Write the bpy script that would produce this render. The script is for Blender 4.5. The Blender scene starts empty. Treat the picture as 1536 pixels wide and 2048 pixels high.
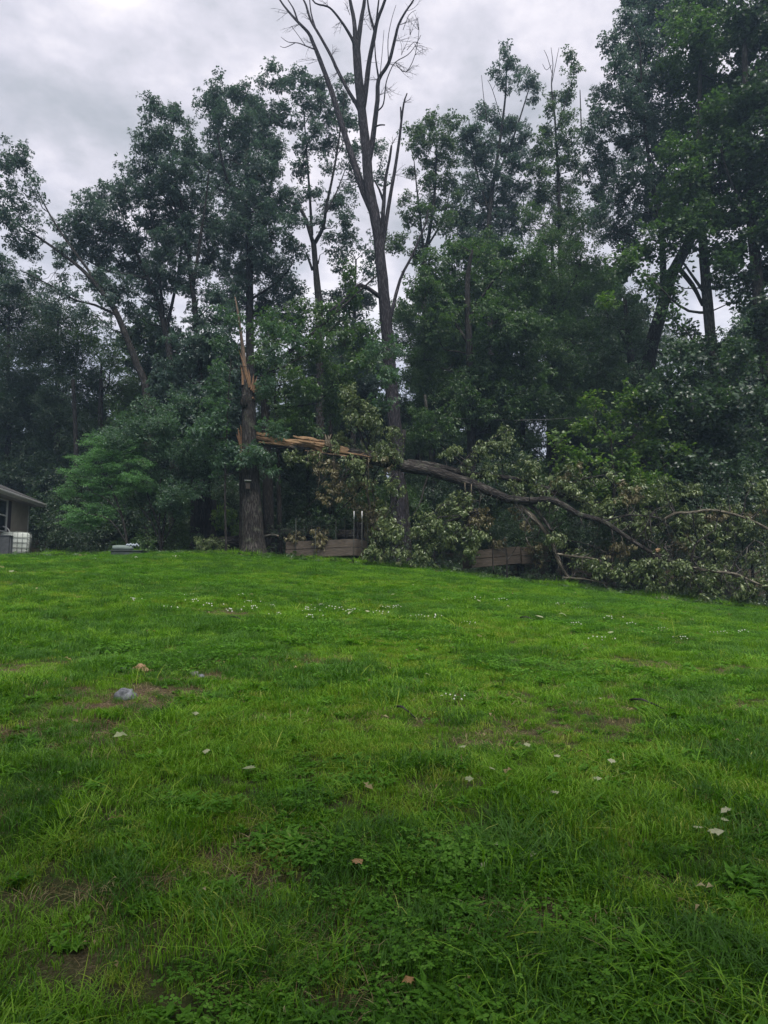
import bpy, math, random
import numpy as np
from mathutils import Vector, Matrix

# ------------------------------------------------------------------ camera, sky, sun, exposure
SC = bpy.context.scene
COL = SC.collection
F, CX, CY, HZ = 1400.0, 768.0, 1024.0, 1180.0
PITCH = math.atan((HZ - CY) / F)
EYE = 1.6
cd = bpy.data.cameras.new('camera'); cam = bpy.data.objects.new('camera', cd); COL.objects.link(cam)
cd.sensor_fit = 'VERTICAL'; cd.sensor_height = 36.0; cd.lens = 36.0 * F / 2048.0
cd.clip_start = 0.05; cd.clip_end = 3000
cam.location = (0, 0, EYE); cam.rotation_euler = (math.pi / 2 + PITCH, 0, 0)
SC.camera = cam
SC.view_settings.view_transform = 'Standard'
try: SC.view_settings.look = 'None'
except Exception: pass
SC.view_settings.exposure = 0.62; SC.view_settings.gamma = 1.0; SC.view_settings.use_curve_mapping = False
SC.cycles.max_bounces = 6; SC.cycles.diffuse_bounces = 3; SC.cycles.glossy_bounces = 2
SC.cycles.transmission_bounces = 4; SC.cycles.transparent_max_bounces = 6
SUN_EL, SUN_AZ = math.radians(58), math.radians(165)      # azimuth from +Y, towards +X positive

W = bpy.data.worlds.new('World'); SC.world = W; W.use_nodes = True
nt = W.node_tree; nt.nodes.clear()
def N(t, ty, **kw):
    n = t.nodes.new(ty)
    for k, v in kw.items(): setattr(n, k, v)
    return n
def ramp(t, stops, interp='LINEAR'):
    n = t.nodes.new('ShaderNodeValToRGB'); e = n.color_ramp.elements; n.color_ramp.interpolation = interp
    while len(e) > 1: e.remove(e[-1])
    e[0].position = stops[0][0]; e[0].color = tuple(stops[0][1]) + (1,)
    for p, c in stops[1:]:
        q = e.new(p); q.color = tuple(c) + (1,)
    return n
out = N(nt, 'ShaderNodeOutputWorld'); bg = N(nt, 'ShaderNodeBackground'); bg.inputs['Strength'].default_value = 0.1
sky = N(nt, 'ShaderNodeTexSky'); sky.sky_type = 'NISHITA'; sky.sun_disc = False
sky.sun_elevation = SUN_EL; sky.sun_rotation = SUN_AZ; sky.air_density = 1.0; sky.dust_density = 1.5
tc = N(nt, 'ShaderNodeTexCoord')
sep = N(nt, 'ShaderNodeSeparateXYZ'); nt.links.new(tc.outputs['Generated'], sep.inputs[0])
# flat cloud deck: direction divided by its height above the horizon
zz = N(nt, 'ShaderNodeMath', operation='MAXIMUM'); zz.inputs[1].default_value = 0.0; nt.links.new(sep.outputs['Z'], zz.inputs[0])
za = N(nt, 'ShaderNodeMath', operation='ADD'); za.inputs[1].default_value = 0.22; nt.links.new(zz.outputs[0], za.inputs[0])
dv = N(nt, 'ShaderNodeVectorMath', operation='DIVIDE'); nt.links.new(tc.outputs['Generated'], dv.inputs[0])
cmb = N(nt, 'ShaderNodeCombineXYZ'); nt.links.new(za.outputs[0], cmb.inputs[0]); nt.links.new(za.outputs[0], cmb.inputs[1]); cmb.inputs[2].default_value = 1
nt.links.new(cmb.outputs[0], dv.inputs[1])
def wnoise(scale, detail, off, rough=0.5):
    mp = N(nt, 'ShaderNodeMapping'); mp.inputs['Location'].default_value = off; nt.links.new(dv.outputs[0], mp.inputs[0])
    n = N(nt, 'ShaderNodeTexNoise'); n.inputs['Scale'].default_value = scale; n.inputs['Detail'].default_value = detail
    n.inputs['Roughness'].default_value = rough; nt.links.new(mp.outputs[0], n.inputs['Vector']); return n
n1 = wnoise(3.3, 8, (1.7, 3.1, 0.0), 0.56)
cr = ramp(nt, [(0.33, (3.3, 3.5, 3.95)), (0.43, (4.3, 4.35, 4.9)), (0.50, (5.3, 5.2, 5.85)), (0.57, (6.6, 6.35, 6.85)), (0.64, (7.9, 7.6, 7.8))])
nt.links.new(n1.outputs['Fac'], cr.inputs[0])
n2 = wnoise(1.0, 5, (9.3, 4.2, 0.0))
cover = ramp(nt, [(0.30, (0.55, 0.55, 0.55)), (0.46, (1, 1, 1))]); nt.links.new(n2.outputs['Fac'], cover.inputs[0])
# near the horizon the deck thins to pale blue
hor = N(nt, 'ShaderNodeMapRange'); hor.inputs['From Min'].default_value = 0.08; hor.inputs['From Max'].default_value = 0.48
hor.inputs['To Min'].default_value = 1; hor.inputs['To Max'].default_value = 0; nt.links.new(sep.outputs['Z'], hor.inputs['Value'])
mxh = N(nt, 'ShaderNodeMix', data_type='RGBA'); nt.links.new(hor.outputs[0], mxh.inputs[0])
nt.links.new(cr.outputs[0], mxh.inputs[6]); mxh.inputs[7].default_value = (4.1, 4.6, 5.6, 1)
mx = N(nt, 'ShaderNodeMix', data_type='RGBA')
nt.links.new(cover.outputs[0], mx.inputs[0]); nt.links.new(sky.outputs[0], mx.inputs[6]); nt.links.new(mxh.outputs[2], mx.inputs[7])
nt.links.new(mx.outputs[2], bg.inputs[0]); nt.links.new(bg.outputs[0], out.inputs[0])

ld = bpy.data.lights.new('sun', 'SUN'); ld.energy = 3.0; ld.angle = math.radians(30); ld.color = (1.0, 0.96, 0.9)
sun = bpy.data.objects.new('sun', ld); COL.objects.link(sun)
sdir = Vector((math.sin(SUN_AZ) * math.cos(SUN_EL), math.cos(SUN_AZ) * math.cos(SUN_EL), math.sin(SUN_EL)))
sun.rotation_euler = sdir.to_track_quat('Z', 'Y').to_euler(); sun.location = (0, 0, 40)

# ------------------------------------------------------------------ helpers
cP, sP = math.cos(PITCH), math.sin(PITCH)
def at(px, py, Y):
    """the point of the place seen at that pixel of the photograph, Y metres ahead"""
    u = CY - py
    t = Y / (F * cP - u * sP)
    return Vector(((px - CX) * t, Y, EYE + t * (F * sP + u * cP)))
def mpp(Y): return Y / F

XS = np.array([-60, -30, -20, -13, -6, 0, 5, 9, 12, 20, 30, 60.])
ZS = np.array([2.6, 2.7, 2.78, 2.82, 2.98, 2.5, 1.95, 1.35, 1.05, 0.8, 0.7, 0.6])
_xf = np.arange(-60, 60.1, 0.5); _zf = np.interp(_xf, XS, ZS)
_k = np.hanning(15); _k /= _k.sum(); _zf = np.convolve(np.pad(_zf, 7, mode='edge'), _k, mode='valid')
def gz(x, y):
    x = np.asarray(x, float); y = np.asarray(y, float)
    t = y / 24.0
    p = np.where(t < 0.75, t, 0.75 + (t - 0.75) - 0.9 * np.clip(t - 0.75, 0, 0.5) ** 2)
    p = np.where(t > 1.25, 0.75 + 0.5 - 0.225 + (t - 1.25) * 0.1, p)
    p = np.where(t < 0, t * 0.6, p)
    p = np.clip(p, -1.0, 2.2)
    s = np.interp(x, _xf, _zf)
    und = 0.035 * np.sin(x * 0.9 + 1.3 * np.sin(y * 0.31)) * np.sin(y * 0.6 + 0.7) + 0.012 * np.sin(2.9 * x + y) * np.sin(2.3 * y - x)
    return s * p + 0.12 * np.clip(y - 29, 0, 70) * np.clip((y-29)/12, 0, 1) + und * np.clip(y / 6, 0.3, 1)
def gzf(x, y): return float(gz(x, y))
def on_ground(px, py):
    u = CY - py
    d = np.array([(px - CX), F * cP - u * sP, F * sP + u * cP]); d = d / d[1]
    ys = np.arange(1.0, 60, 0.02); xs = d[0] * ys; zs = EYE + d[2] * ys
    k = np.argmax(zs <= gz(xs, ys))
    if not (zs <= gz(xs, ys)).any(): k = int(24 / 0.02)
    return Vector((xs[k], ys[k], gzf(xs[k], ys[k])))

def tag(o, label=None, cat=None, group=None, kind=None):
    if label: o['label'] = label
    if cat: o['category'] = cat
    if group: o['group'] = group
    if kind: o['kind'] = kind
    return o
def empty(name, loc, label, cat, group=None, rz=0):
    o = bpy.data.objects.new(name, None); COL.objects.link(o); o.location = loc; o.rotation_euler = (0, 0, rz)
    o.empty_display_size = 0.2
    return tag(o, label, cat, group)

class MB:
    def __init__(s): s.v = []; s.f = []; s.uv = []; s.m = []
    def quad_ring(s, rings, closed=True, uvs=None, mat=0, cap=True):
        n = len(rings[0]); b = len(s.v)
        for r in rings: s.v.extend(tuple(p) for p in r)
        for i in range(len(rings) - 1):
            for j in range(n if closed else n - 1):
                k = (j + 1) % n
                s.f.append((b + i*n + j, b + i*n + k, b + (i+1)*n + k, b + (i+1)*n + j)); s.m.append(mat)
                if uvs is not None:
                    a, c, v0, v1 = uvs[0][j], uvs[0][j+1], uvs[1][i], uvs[1][i+1]
                    s.uv.append(((a, v0), (c, v0), (c, v1), (a, v1)))
                else: s.uv.append(None)
        if cap:
            s.f.append(tuple(b + j for j in range(n))[::-1]); s.m.append(mat); s.uv.append(None)
            s.f.append(tuple(b + (len(rings)-1)*n + j for j in range(n))); s.m.append(mat); s.uv.append(None)
    def tube(s, pts, rad, sides=8, rough=0.0, rng=None, sub=3, mat=0, cap=True):
        P = [Vector(p) for p in pts]; R = list(rad) if hasattr(rad, '__len__') else [rad] * len(P)
        if sub > 1 and len(P) > 2:
            Q = []; RR = []
            for i in range(len(P) - 1):
                p0 = P[max(i-1, 0)]; p1 = P[i]; p2 = P[i+1]; p3 = P[min(i+2, len(P)-1)]
                for k in range(sub):
                    t = k / sub
                    Q.append(0.5 * ((2*p1) + (-p0+p2)*t + (2*p0-5*p1+4*p2-p3)*t*t + (-p0+3*p1-3*p2+p3)*t**3))
                    RR.append(R[i]*(1-t) + R[i+1]*t)
            Q.append(P[-1]); RR.append(R[-1]); P, R = Q, RR
        rings = []; vs = []; L = 0
        up = Vector((0, 1, 0)) if abs((P[-1]-P[0]).normalized().y) < 0.9 else Vector((1, 0, 0))
        d0 = (P[1]-P[0]).normalized(); x = up.cross(d0).normalized()
        for i, p in enumerate(P):
            d = (P[min(i+1, len(P)-1)] - P[max(i-1, 0)])
            d = d.normalized() if d.length > 1e-6 else d0
            x = (x - d * x.dot(d)); x = x.normalized() if x.length > 1e-6 else Vector((1, 0, 0))
            y = d.cross(x)
            if i: L += (p - P[i-1]).length
            ring = []
            for j in range(sides):
                a = 2*math.pi*j/sides
                r = R[i] * (1 + (rough * (rng.random() - 0.5) if rng else 0))
                ring.append(p + x*(math.cos(a)*r) + y*(math.sin(a)*r))
            rings.append(ring); vs.append(L)
        c = 2*math.pi*max(R)
        s.quad_ring(rings, True, ([c*j/sides for j in range(sides+1)], vs), mat, cap)
    def box(s, c, sx, sy, sz, rz=0, mat=0, bev=0.0, M=None):
        """axis box centred on c, turned rz; eight corners slightly chamfered when bev > 0"""
        ca, sa = math.cos(rz), math.sin(rz)
        def T(x, y, z):
            p = Vector((c[0] + x*ca - y*sa, c[1] + x*sa + y*ca, c[2] + z))
            return M @ p if M else p
        hx, hy, hz = sx/2, sy/2, sz/2
        if bev <= 0:
            b = len(s.v)
            for z in (-hz, hz):
                for x, y in ((-hx,-hy),(hx,-hy),(hx,hy),(-hx,hy)): s.v.append(tuple(T(x,y,z)))
            for f in ((3,2,1,0),(4,5,6,7),(0,1,5,4),(1,2,6,5),(2,3,7,6),(3,0,4,7)):
                s.f.append(tuple(b+i for i in f)); s.m.append(mat); s.uv.append(None)
            return
        def ring(k, z):
            a, b_ = hx-k, hy-k
            e = bev
            return [T(-a+e,-b_,z),T(a-e,-b_,z),T(a,-b_+e,z),T(a,b_-e,z),T(a-e,b_,z),T(-a+e,b_,z),T(-a,b_-e,z),T(-a,-b_+e,z)]
        s.quad_ring([ring(bev,-hz),ring(0,-hz+bev),ring(0,hz-bev),ring(bev,hz)], mat=mat)
    def poly(s, pts, mat=0):
        b = len(s.v); s.v.extend(tuple(p) for p in pts); s.f.append(tuple(range(b, b+len(pts)))); s.m.append(mat); s.uv.append(None)
    def build(s, name, mats, parent=None, origin=None, smooth=True, kind=None, label=None):
        me = bpy.data.meshes.new(name)
        V = s.v if origin is None else [(a-origin[0], b-origin[1], c-origin[2]) for a, b, c in s.v]
        me.from_pydata(V, [], s.f)
        if not isinstance(mats, (list, tuple)): mats = [mats]
        for m in mats: me.materials.append(m)
        me.polygons.foreach_set('material_index', s.m)
        me.polygons.foreach_set('use_smooth', [smooth]*len(s.f))
        if any(u is not None for u in s.uv):
            ul = me.uv_layers.new(name='UVMap'); k = 0; flat = []
            for f, u in zip(s.f, s.uv):
                flat.extend([c for q in (u if u is not None else [(0, 0)]*len(f)) for c in q])
            ul.data.foreach_set('uv', flat)
        me.update()
        o = bpy.data.objects.new(name, me); COL.objects.link(o)
        if parent: o.parent = parent
        if kind: o['kind'] = kind
        if label: o['label'] = label
        return o

# ------------------------------------------------------------------ materials
def new_mat(name):
    m = bpy.data.materials.new(name); m.use_nodes = True; t = m.node_tree; t.nodes.clear()
    return m, t, N(t, 'ShaderNodeOutputMaterial')
def lk(t, a, b): t.links.new(a, b)
def tnoise(t, scale, detail=4, vec=None, rough=0.5):
    n = N(t, 'ShaderNodeTexNoise'); n.inputs['Scale'].default_value = scale; n.inputs['Detail'].default_value = detail
    n.inputs['Roughness'].default_value = rough
    if vec is not None: lk(t, vec, n.inputs['Vector'])
    return n
def simple(name, c0, c1, scale=8, rough=0.7, bump=0.2, spec=0.3, metal=0, stretch=None):
    m, t, o = new_mat(name); p = N(t, 'ShaderNodeBsdfPrincipled'); tcn = N(t, 'ShaderNodeTexCoord')
    v = tcn.outputs['Object']
    if stretch:
        mp = N(t, 'ShaderNodeMapping'); mp.inputs['Scale'].default_value = stretch; lk(t, v, mp.inputs[0]); v = mp.outputs[0]
    n = tnoise(t, scale, 6, v, 0.6); r = ramp(t, [(0.3, c0), (0.7, c1)]); lk(t, n.outputs['Fac'], r.inputs[0])
    lk(t, r.outputs[0], p.inputs['Base Color']); p.inputs['Roughness'].default_value = rough
    p.inputs['Specular IOR Level'].default_value = spec; p.inputs['Metallic'].default_value = metal
    if bump:
        b = N(t, 'ShaderNodeBump'); b.inputs['Strength'].default_value = bump; b.inputs['Distance'].default_value = 0.02
        lk(t, n.outputs['Fac'], b.inputs['Height']); lk(t, b.outputs[0], p.inputs['Normal'])
    lk(t, p.outputs[0], o.inputs[0]); return m
def bark(name, c0, c1, c2, fis=1.0, lichen=0.0):
    m, t, o = new_mat(name); p = N(t, 'ShaderNodeBsdfPrincipled'); uv = N(t, 'ShaderNodeUVMap')
    mp = N(t, 'ShaderNodeMapping'); mp.inputs['Scale'].default_value = (16*fis, 3.2*fis, 1); lk(t, uv.outputs[0], mp.inputs[0])
    wob = tnoise(t, 2.0, 3, mp.outputs[0]); add = N(t, 'ShaderNodeVectorMath', operation='MULTIPLY_ADD')
    lk(t, wob.outputs['Color'], add.inputs[0]); add.inputs[1].default_value = (1.4, 1.4, 0); lk(t, mp.outputs[0], add.inputs[2])
    vo = N(t, 'ShaderNodeTexVoronoi'); vo.feature = 'DISTANCE_TO_EDGE'; vo.inputs['Scale'].default_value = 1.0; lk(t, add.outputs[0], vo.inputs['Vector'])
    sm = N(t, 'ShaderNodeMapRange'); sm.inputs['From Max'].default_value = 0.28; lk(t, vo.outputs['Distance'], sm.inputs['Value'])
    fn = tnoise(t, 4.0, 6, mp.outputs[0], 0.65)
    h = N(t, 'ShaderNodeMath', operation='MULTIPLY_ADD'); lk(t, fn.outputs['Fac'], h.inputs[0]); h.inputs[1].default_value = 0.5; lk(t, sm.outputs[0], h.inputs[2])
    r = ramp(t, [(0.25, c0), (0.75, c1), (1.25, c2)]); dvv = N(t, 'ShaderNodeMath', operation='MULTIPLY'); dvv.inputs[1].default_value = 0.8
    lk(t, h.outputs[0], dvv.inputs[0]); lk(t, dvv.outputs[0], r.inputs[0])
    tcn = N(t, 'ShaderNodeTexCoord'); big = tnoise(t, 1.1, 4, tcn.outputs['Object'])
    mr = N(t, 'ShaderNodeMapRange'); mr.inputs['From Min'].default_value = 0.3; mr.inputs['From Max'].default_value = 0.7
    mr.inputs['To Min'].default_value = 0.7; mr.inputs['To Max'].default_value = 1.3; lk(t, big.outputs['Fac'], mr.inputs['Value'])
    vm = N(t, 'ShaderNodeVectorMath', operation='SCALE'); lk(t, r.outputs[0], vm.inputs[0]); lk(t, mr.outputs[0], vm.inputs['Scale'])
    col = vm.outputs[0]
    if lichen:
        ln = tnoise(t, 3.3, 5, tcn.outputs['Object'], 0.7); lr = ramp(t, [(0.55, (0, 0, 0)), (0.66, (lichen,)*3)]); lk(t, ln.outputs['Fac'], lr.inputs[0])
        lm = N(t, 'ShaderNodeMix', data_type='RGBA'); lk(t, lr.outputs[0], lm.inputs[0]); lk(t, col, lm.inputs[6]); lm.inputs[7].default_value = (0.16, 0.19, 0.12, 1); col = lm.outputs[2]
    lk(t, col, p.inputs['Base Color']); p.inputs['Roughness'].default_value = 0.9; p.inputs['Specular IOR Level'].default_value = 0.15
    b = N(t, 'ShaderNodeBump'); b.inputs['Strength'].default_value = 0.9; b.inputs['Distance'].default_value = 0.03
    lk(t, h.outputs[0], b.inputs['Height']); lk(t, b.outputs[0], p.inputs['Normal']); lk(t, p.outputs[0], o.inputs[0]); return m
def leafmat(name, cols, transl=0.35, rough=0.34, spec=0.6, seedmix=0.5, tcol=(1.1, 1.35, 0.5)):
    m, t, o = new_mat(name); p = N(t, 'ShaderNodeBsdfPrincipled')
    at_ = N(t, 'ShaderNodeAttribute'); at_.attribute_name = 'lr'; oi = N(t, 'ShaderNodeObjectInfo')
    mm = N(t, 'ShaderNodeMix', data_type='FLOAT'); mm.inputs[0].default_value = seedmix
    lk(t, at_.outputs['Fac'], mm.inputs[2]); lk(t, oi.outputs['Random'], mm.inputs[3])
    k = len(cols); r = ramp(t, [((i + 0.0) / (k - 1), c) for i, c in enumerate(cols)]); lk(t, mm.outputs[0], r.inputs[0])
    lk(t, r.outputs[0], p.inputs['Base Color']); p.inputs['Roughness'].default_value = rough; p.inputs['Specular IOR Level'].default_value = spec
    tr = N(t, 'ShaderNodeBsdfTranslucent'); vm = N(t, 'ShaderNodeVectorMath', operation='MULTIPLY'); vm.inputs[1].default_value = tcol
    lk(t, r.outputs[0], vm.inputs[0]); lk(t, vm.outputs[0], tr.inputs['Color'])
    ms = N(t, 'ShaderNodeMixShader'); ms.inputs[0].default_value = transl; lk(t, p.outputs[0], ms.inputs[1]); lk(t, tr.outputs[0], ms.inputs[2])
    lk(t, ms.outputs[0], o.inputs[0]); return m

B_DEAD = bark('weathered grey bark', (0.016, 0.015, 0.018), (0.045, 0.040, 0.046), (0.09, 0.082, 0.09))
B_OAK = bark('brown oak bark', (0.018, 0.016, 0.015), (0.052, 0.046, 0.042), (0.10, 0.09, 0.082), lichen=0.35)
B_DARK = bark('dark bark', (0.015, 0.014, 0.013), (0.038, 0.035, 0.032), (0.07, 0.065, 0.06))
B_GREY = bark('pale grey bark', (0.03, 0.028, 0.025), (0.08, 0.075, 0.065), (0.14, 0.135, 0.12), lichen=0.5)
B_TAN = bark('tan bark', (0.09, 0.07, 0.05), (0.22, 0.175, 0.12), (0.32, 0.27, 0.2))
WOOD_RAW = simple('freshly torn wood', (0.08, 0.045, 0.025), (0.34, 0.22, 0.12), 5, 0.75, 0.8, 0.2, stretch=(2, 14, 14))
WOOD_RAWV = simple('torn upright wood', (0.08, 0.045, 0.028), (0.30, 0.18, 0.10), 5, 0.75, 0.8, 0.2, stretch=(14, 14, 1.6))
L_BLUE = leafmat('blue green oak leaf', [(0.034, 0.064, 0.060), (0.050, 0.086, 0.076), (0.070, 0.112, 0.092), (0.125, 0.175, 0.15)], 0.46, tcol=(1.1, 1.3, 0.8))  # leaf blue raised to imitate the lens veil over the tall crowns
L_DOG = leafmat('dogwood leaf', [(0.040, 0.085, 0.056), (0.062, 0.118, 0.074), (0.090, 0.160, 0.098), (0.16, 0.24, 0.17)], 0.42)
L_MIX = leafmat('grey green leaf', [(0.034, 0.066, 0.044), (0.052, 0.092, 0.056), (0.076, 0.12, 0.064), (0.13, 0.18, 0.11)], 0.46)
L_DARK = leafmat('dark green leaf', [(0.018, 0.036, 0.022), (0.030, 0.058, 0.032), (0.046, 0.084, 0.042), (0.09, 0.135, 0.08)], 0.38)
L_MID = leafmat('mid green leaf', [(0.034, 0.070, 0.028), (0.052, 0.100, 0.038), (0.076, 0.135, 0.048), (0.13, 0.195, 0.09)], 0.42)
L_YEL = leafmat('yellow green leaf', [(0.045, 0.095, 0.022), (0.07, 0.135, 0.03), (0.11, 0.185, 0.04), (0.22, 0.28, 0.07)], 0.45)
L_BRIGHT = leafmat('bright maple leaf', [(0.07, 0.16, 0.07), (0.10, 0.22, 0.09), (0.14, 0.28, 0.11), (0.20, 0.36, 0.16)], 0.42)
L_WILT = leafmat('wilted oak leaf', [(0.030, 0.056, 0.018), (0.065, 0.10, 0.030), (0.12, 0.165, 0.055), (0.26, 0.30, 0.14)], 0.3, seedmix=0.3, tcol=(1.1, 1.15, 0.6))
L_BROWN = leafmat('browned leaf', [(0.06, 0.05, 0.025), (0.12, 0.10, 0.045), (0.17, 0.16, 0.07), (0.24, 0.21, 0.11)], 0.3, tcol=(1.1, 1.0, 0.6))
G_A = leafmat('lawn blade', [(0.050, 0.135, 0.006), (0.092, 0.215, 0.009), (0.14, 0.285, 0.015), (0.23, 0.37, 0.05)], 0.32, 0.5, 0.2, 0.45, (1.2, 1.35, 0.5))
G_B = leafmat('yellowish blade', [(0.11, 0.18, 0.014), (0.16, 0.25, 0.02), (0.24, 0.32, 0.035), (0.38, 0.40, 0.12)], 0.32, 0.5, 0.2, 0.45, (1.2, 1.3, 0.5))
G_C = leafmat('clover leaf', [(0.045, 0.135, 0.010), (0.068, 0.185, 0.014), (0.10, 0.24, 0.022), (0.16, 0.31, 0.05)], 0.4, 0.65, 0.2, 0.4, (1.2, 1.35, 0.5))
G_D = leafmat('dry straw', [(0.12, 0.085, 0.04), (0.2, 0.15, 0.075), (0.28, 0.23, 0.12), (0.38, 0.33, 0.2)], 0.3, 0.7, 0.2)
G_E = leafmat('deep green blade', [(0.025, 0.08, 0.008), (0.045, 0.125, 0.012), (0.07, 0.175, 0.018), (0.12, 0.24, 0.05)], 0.42, 0.5, 0.25, 0.45, (1.2, 1.35, 0.5))
PETAL = simple('white clover petals', (0.55, 0.55, 0.45), (0.75, 0.75, 0.68), 40, 0.8, 0.0)

m, t, o_ = new_mat('split heartwood'); p = N(t, 'ShaderNodeBsdfPrincipled'); uv = N(t, 'ShaderNodeUVMap'); mp = N(t, 'ShaderNodeMapping'); mp.inputs['Scale'].default_value = (16, .7, 1); lk(t, uv.outputs[0], mp.inputs[0])
na = tnoise(t, 1, 8, mp.outputs[0], .7); ra_ = ramp(t, [(.36, (.03, .018, .011)), (.45, (.13, .07, .03)), (.52, (.20, .12, .06)), (.64, (.40, .28, .16))]); lk(t, na.outputs['Fac'], ra_.inputs[0]); lk(t, ra_.outputs[0], p.inputs['Base Color'])
p.inputs['Roughness'].default_value = .85; b = N(t, 'ShaderNodeBump'); b.inputs['Strength'].default_value = 1; b.inputs['Distance'].default_value = .05; lk(t, na.outputs['Fac'], b.inputs['Height']); lk(t, b.outputs[0], p.inputs['Normal']); lk(t, p.outputs[0], o_.inputs[0]); SPLITW = m

# ------------------------------------------------------------------ leaf and grass source meshes (never linked, instanced by the crowns and the turf)
def raw_mesh(name, V, Fc, LR, mat):
    me = bpy.data.meshes.new(name); me.from_pydata(V, [], Fc)
    a = me.attributes.new('lr', 'FLOAT', 'FACE'); a.data.foreach_set('value', LR)
    me.materials.append(mat); me.update()
    return bpy.data.objects.new(name, me)
def add_leaf(V, Fc, LR, p, d, nrm, L, Wd, fold, lr, shape='oval', curl=0.25):
    d = d.normalized(); s = d.cross(nrm)
    s = s.normalized() if s.length > 1e-4 else Vector((1, 0, 0)); n = s.cross(d)
    b = len(V)
    if shape == 'oval':
        pts = [p, p + d*L*0.45 + s*Wd/2 + n*fold*Wd, p + d*L - n*curl*L, p + d*L*0.45 - s*Wd/2 + n*fold*Wd, p + d*L*0.5 - n*curl*L*0.15]
        fs = [(0, 1, 4), (1, 2, 4), (4, 2, 3), (0, 4, 3)]
    elif shape == 'oak':
        pts = [p, p+d*L*0.25+s*Wd*0.22, p+d*L*0.42+s*Wd*0.5+n*fold*Wd, p+d*L*0.55+s*Wd*0.25, p+d*L*0.75+s*Wd*0.45+n*fold*Wd-n*curl*L*0.4, p+d*L-n*curl*L,
               p+d*L*0.75-s*Wd*0.45+n*fold*Wd-n*curl*L*0.4, p+d*L*0.55-s*Wd*0.25, p+d*L*0.42-s*Wd*0.5+n*fold*Wd, p+d*L*0.25-s*Wd*0.22]
        fs = [(0,1,2,3),(3,4,5),(0,3,7),(3,5,7),(7,5,6),(0,7,8,9)]
    else:  # maple hand
        pts = [p] ; fs = []
        for a, r in ((-2.0, .45), (-1.35, .85), (-.95, .55), (-.5, .95), (-.25, .7), (0, 1.05), (.25, .7), (.5, .95), (.95, .55), (1.35, .85), (2.0, .45)):
            q = p + d*(L*0.35 + math.cos(a)*r*L*0.6) + s*(math.sin(a)*r*Wd*0.6) - n*(curl*L*r*0.4)
            pts.append(q)
        pts.append(p + d*L*0.35)
        fs = [(12, i, i+1) for i in range(1, 11)] + [(0, 1, 12), (0, 12, 11)]
    V.extend(tuple(q) for q in pts); Fc.extend(tuple(b+i for i in f) for f in fs); LR.extend([lr]*len(fs))
def spray(name, seed, n, rad, L, Wd, shape, droop, mat, flat=0.5, curl=0.25):
    r = random.Random(seed); V, Fc, LR = [], [], []
    # leaves in rosettes at the ends of short twigs
    tips = max(2, n // 5); k = 0
    for i in range(tips):
        th = r.uniform(0, 2*math.pi); q = rad * (0.25 + 0.75*r.random())
        c = Vector((math.cos(th)*q, math.sin(th)*q, r.uniform(-flat, flat)*rad*0.8))
        for j in range(n // tips):
            a = r.uniform(0, 2*math.pi); d = Vector((math.cos(a), math.sin(a), r.uniform(-0.5, 0.5) - droop)) + c.normalized()*0.5
            nr = Vector((r.uniform(-.5, .5), r.uniform(-.5, .5), 1))
            add_leaf(V, Fc, LR, c + d.normalized()*0.03 + Vector((r.uniform(-.04,.04), r.uniform(-.04,.04), r.uniform(-.04,.04))), d, nr,
                     L*r.uniform(.65, 1.2), Wd*r.uniform(.7, 1.15), r.uniform(0.05, 0.3), r.random(), shape, curl*r.uniform(0.3, 1.6))
    return raw_mesh(name, V, Fc, LR, mat)
def src(prefix, n, **kw): return [spray(prefix, 11*i + 5, name_n, mat=None, **k2) for i in range(0)]
SPR = {
 'oak':   [spray('leafy_twig', 100+i, 32, 0.33, 0.155, 0.085, 'oval', 0.35, L_BLUE) for i in range(4)],
 'small': [spray('leafy_twig', 200+i, 44, 0.36, 0.105, 0.06, 'oval', 0.25, L_DARK) for i in range(4)],
 'maple': [spray('leafy_twig', 300+i, 26, 0.38, 0.15, 0.15, 'maple', 0.45, L_MID, curl=0.2) for i in range(4)],
 'wilt':  [spray('leafy_twig', 400+i, 34, 0.26, 0.165, 0.075, 'oak', 1.1, L_WILT, curl=0.45) for i in range(5)],
 'tier':  [spray('leafy_twig', 500+i, 46, 0.34, 0.085, 0.045, 'oval', 0.3, L_BRIGHT, flat=0.12) for i in range(3)],
 'far':   [spray('leafy_twig', 600+i, 44, 0.62, 0.22, 0.14, 'oval', 0.3, L_DARK) for i in range(4)],
}
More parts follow.
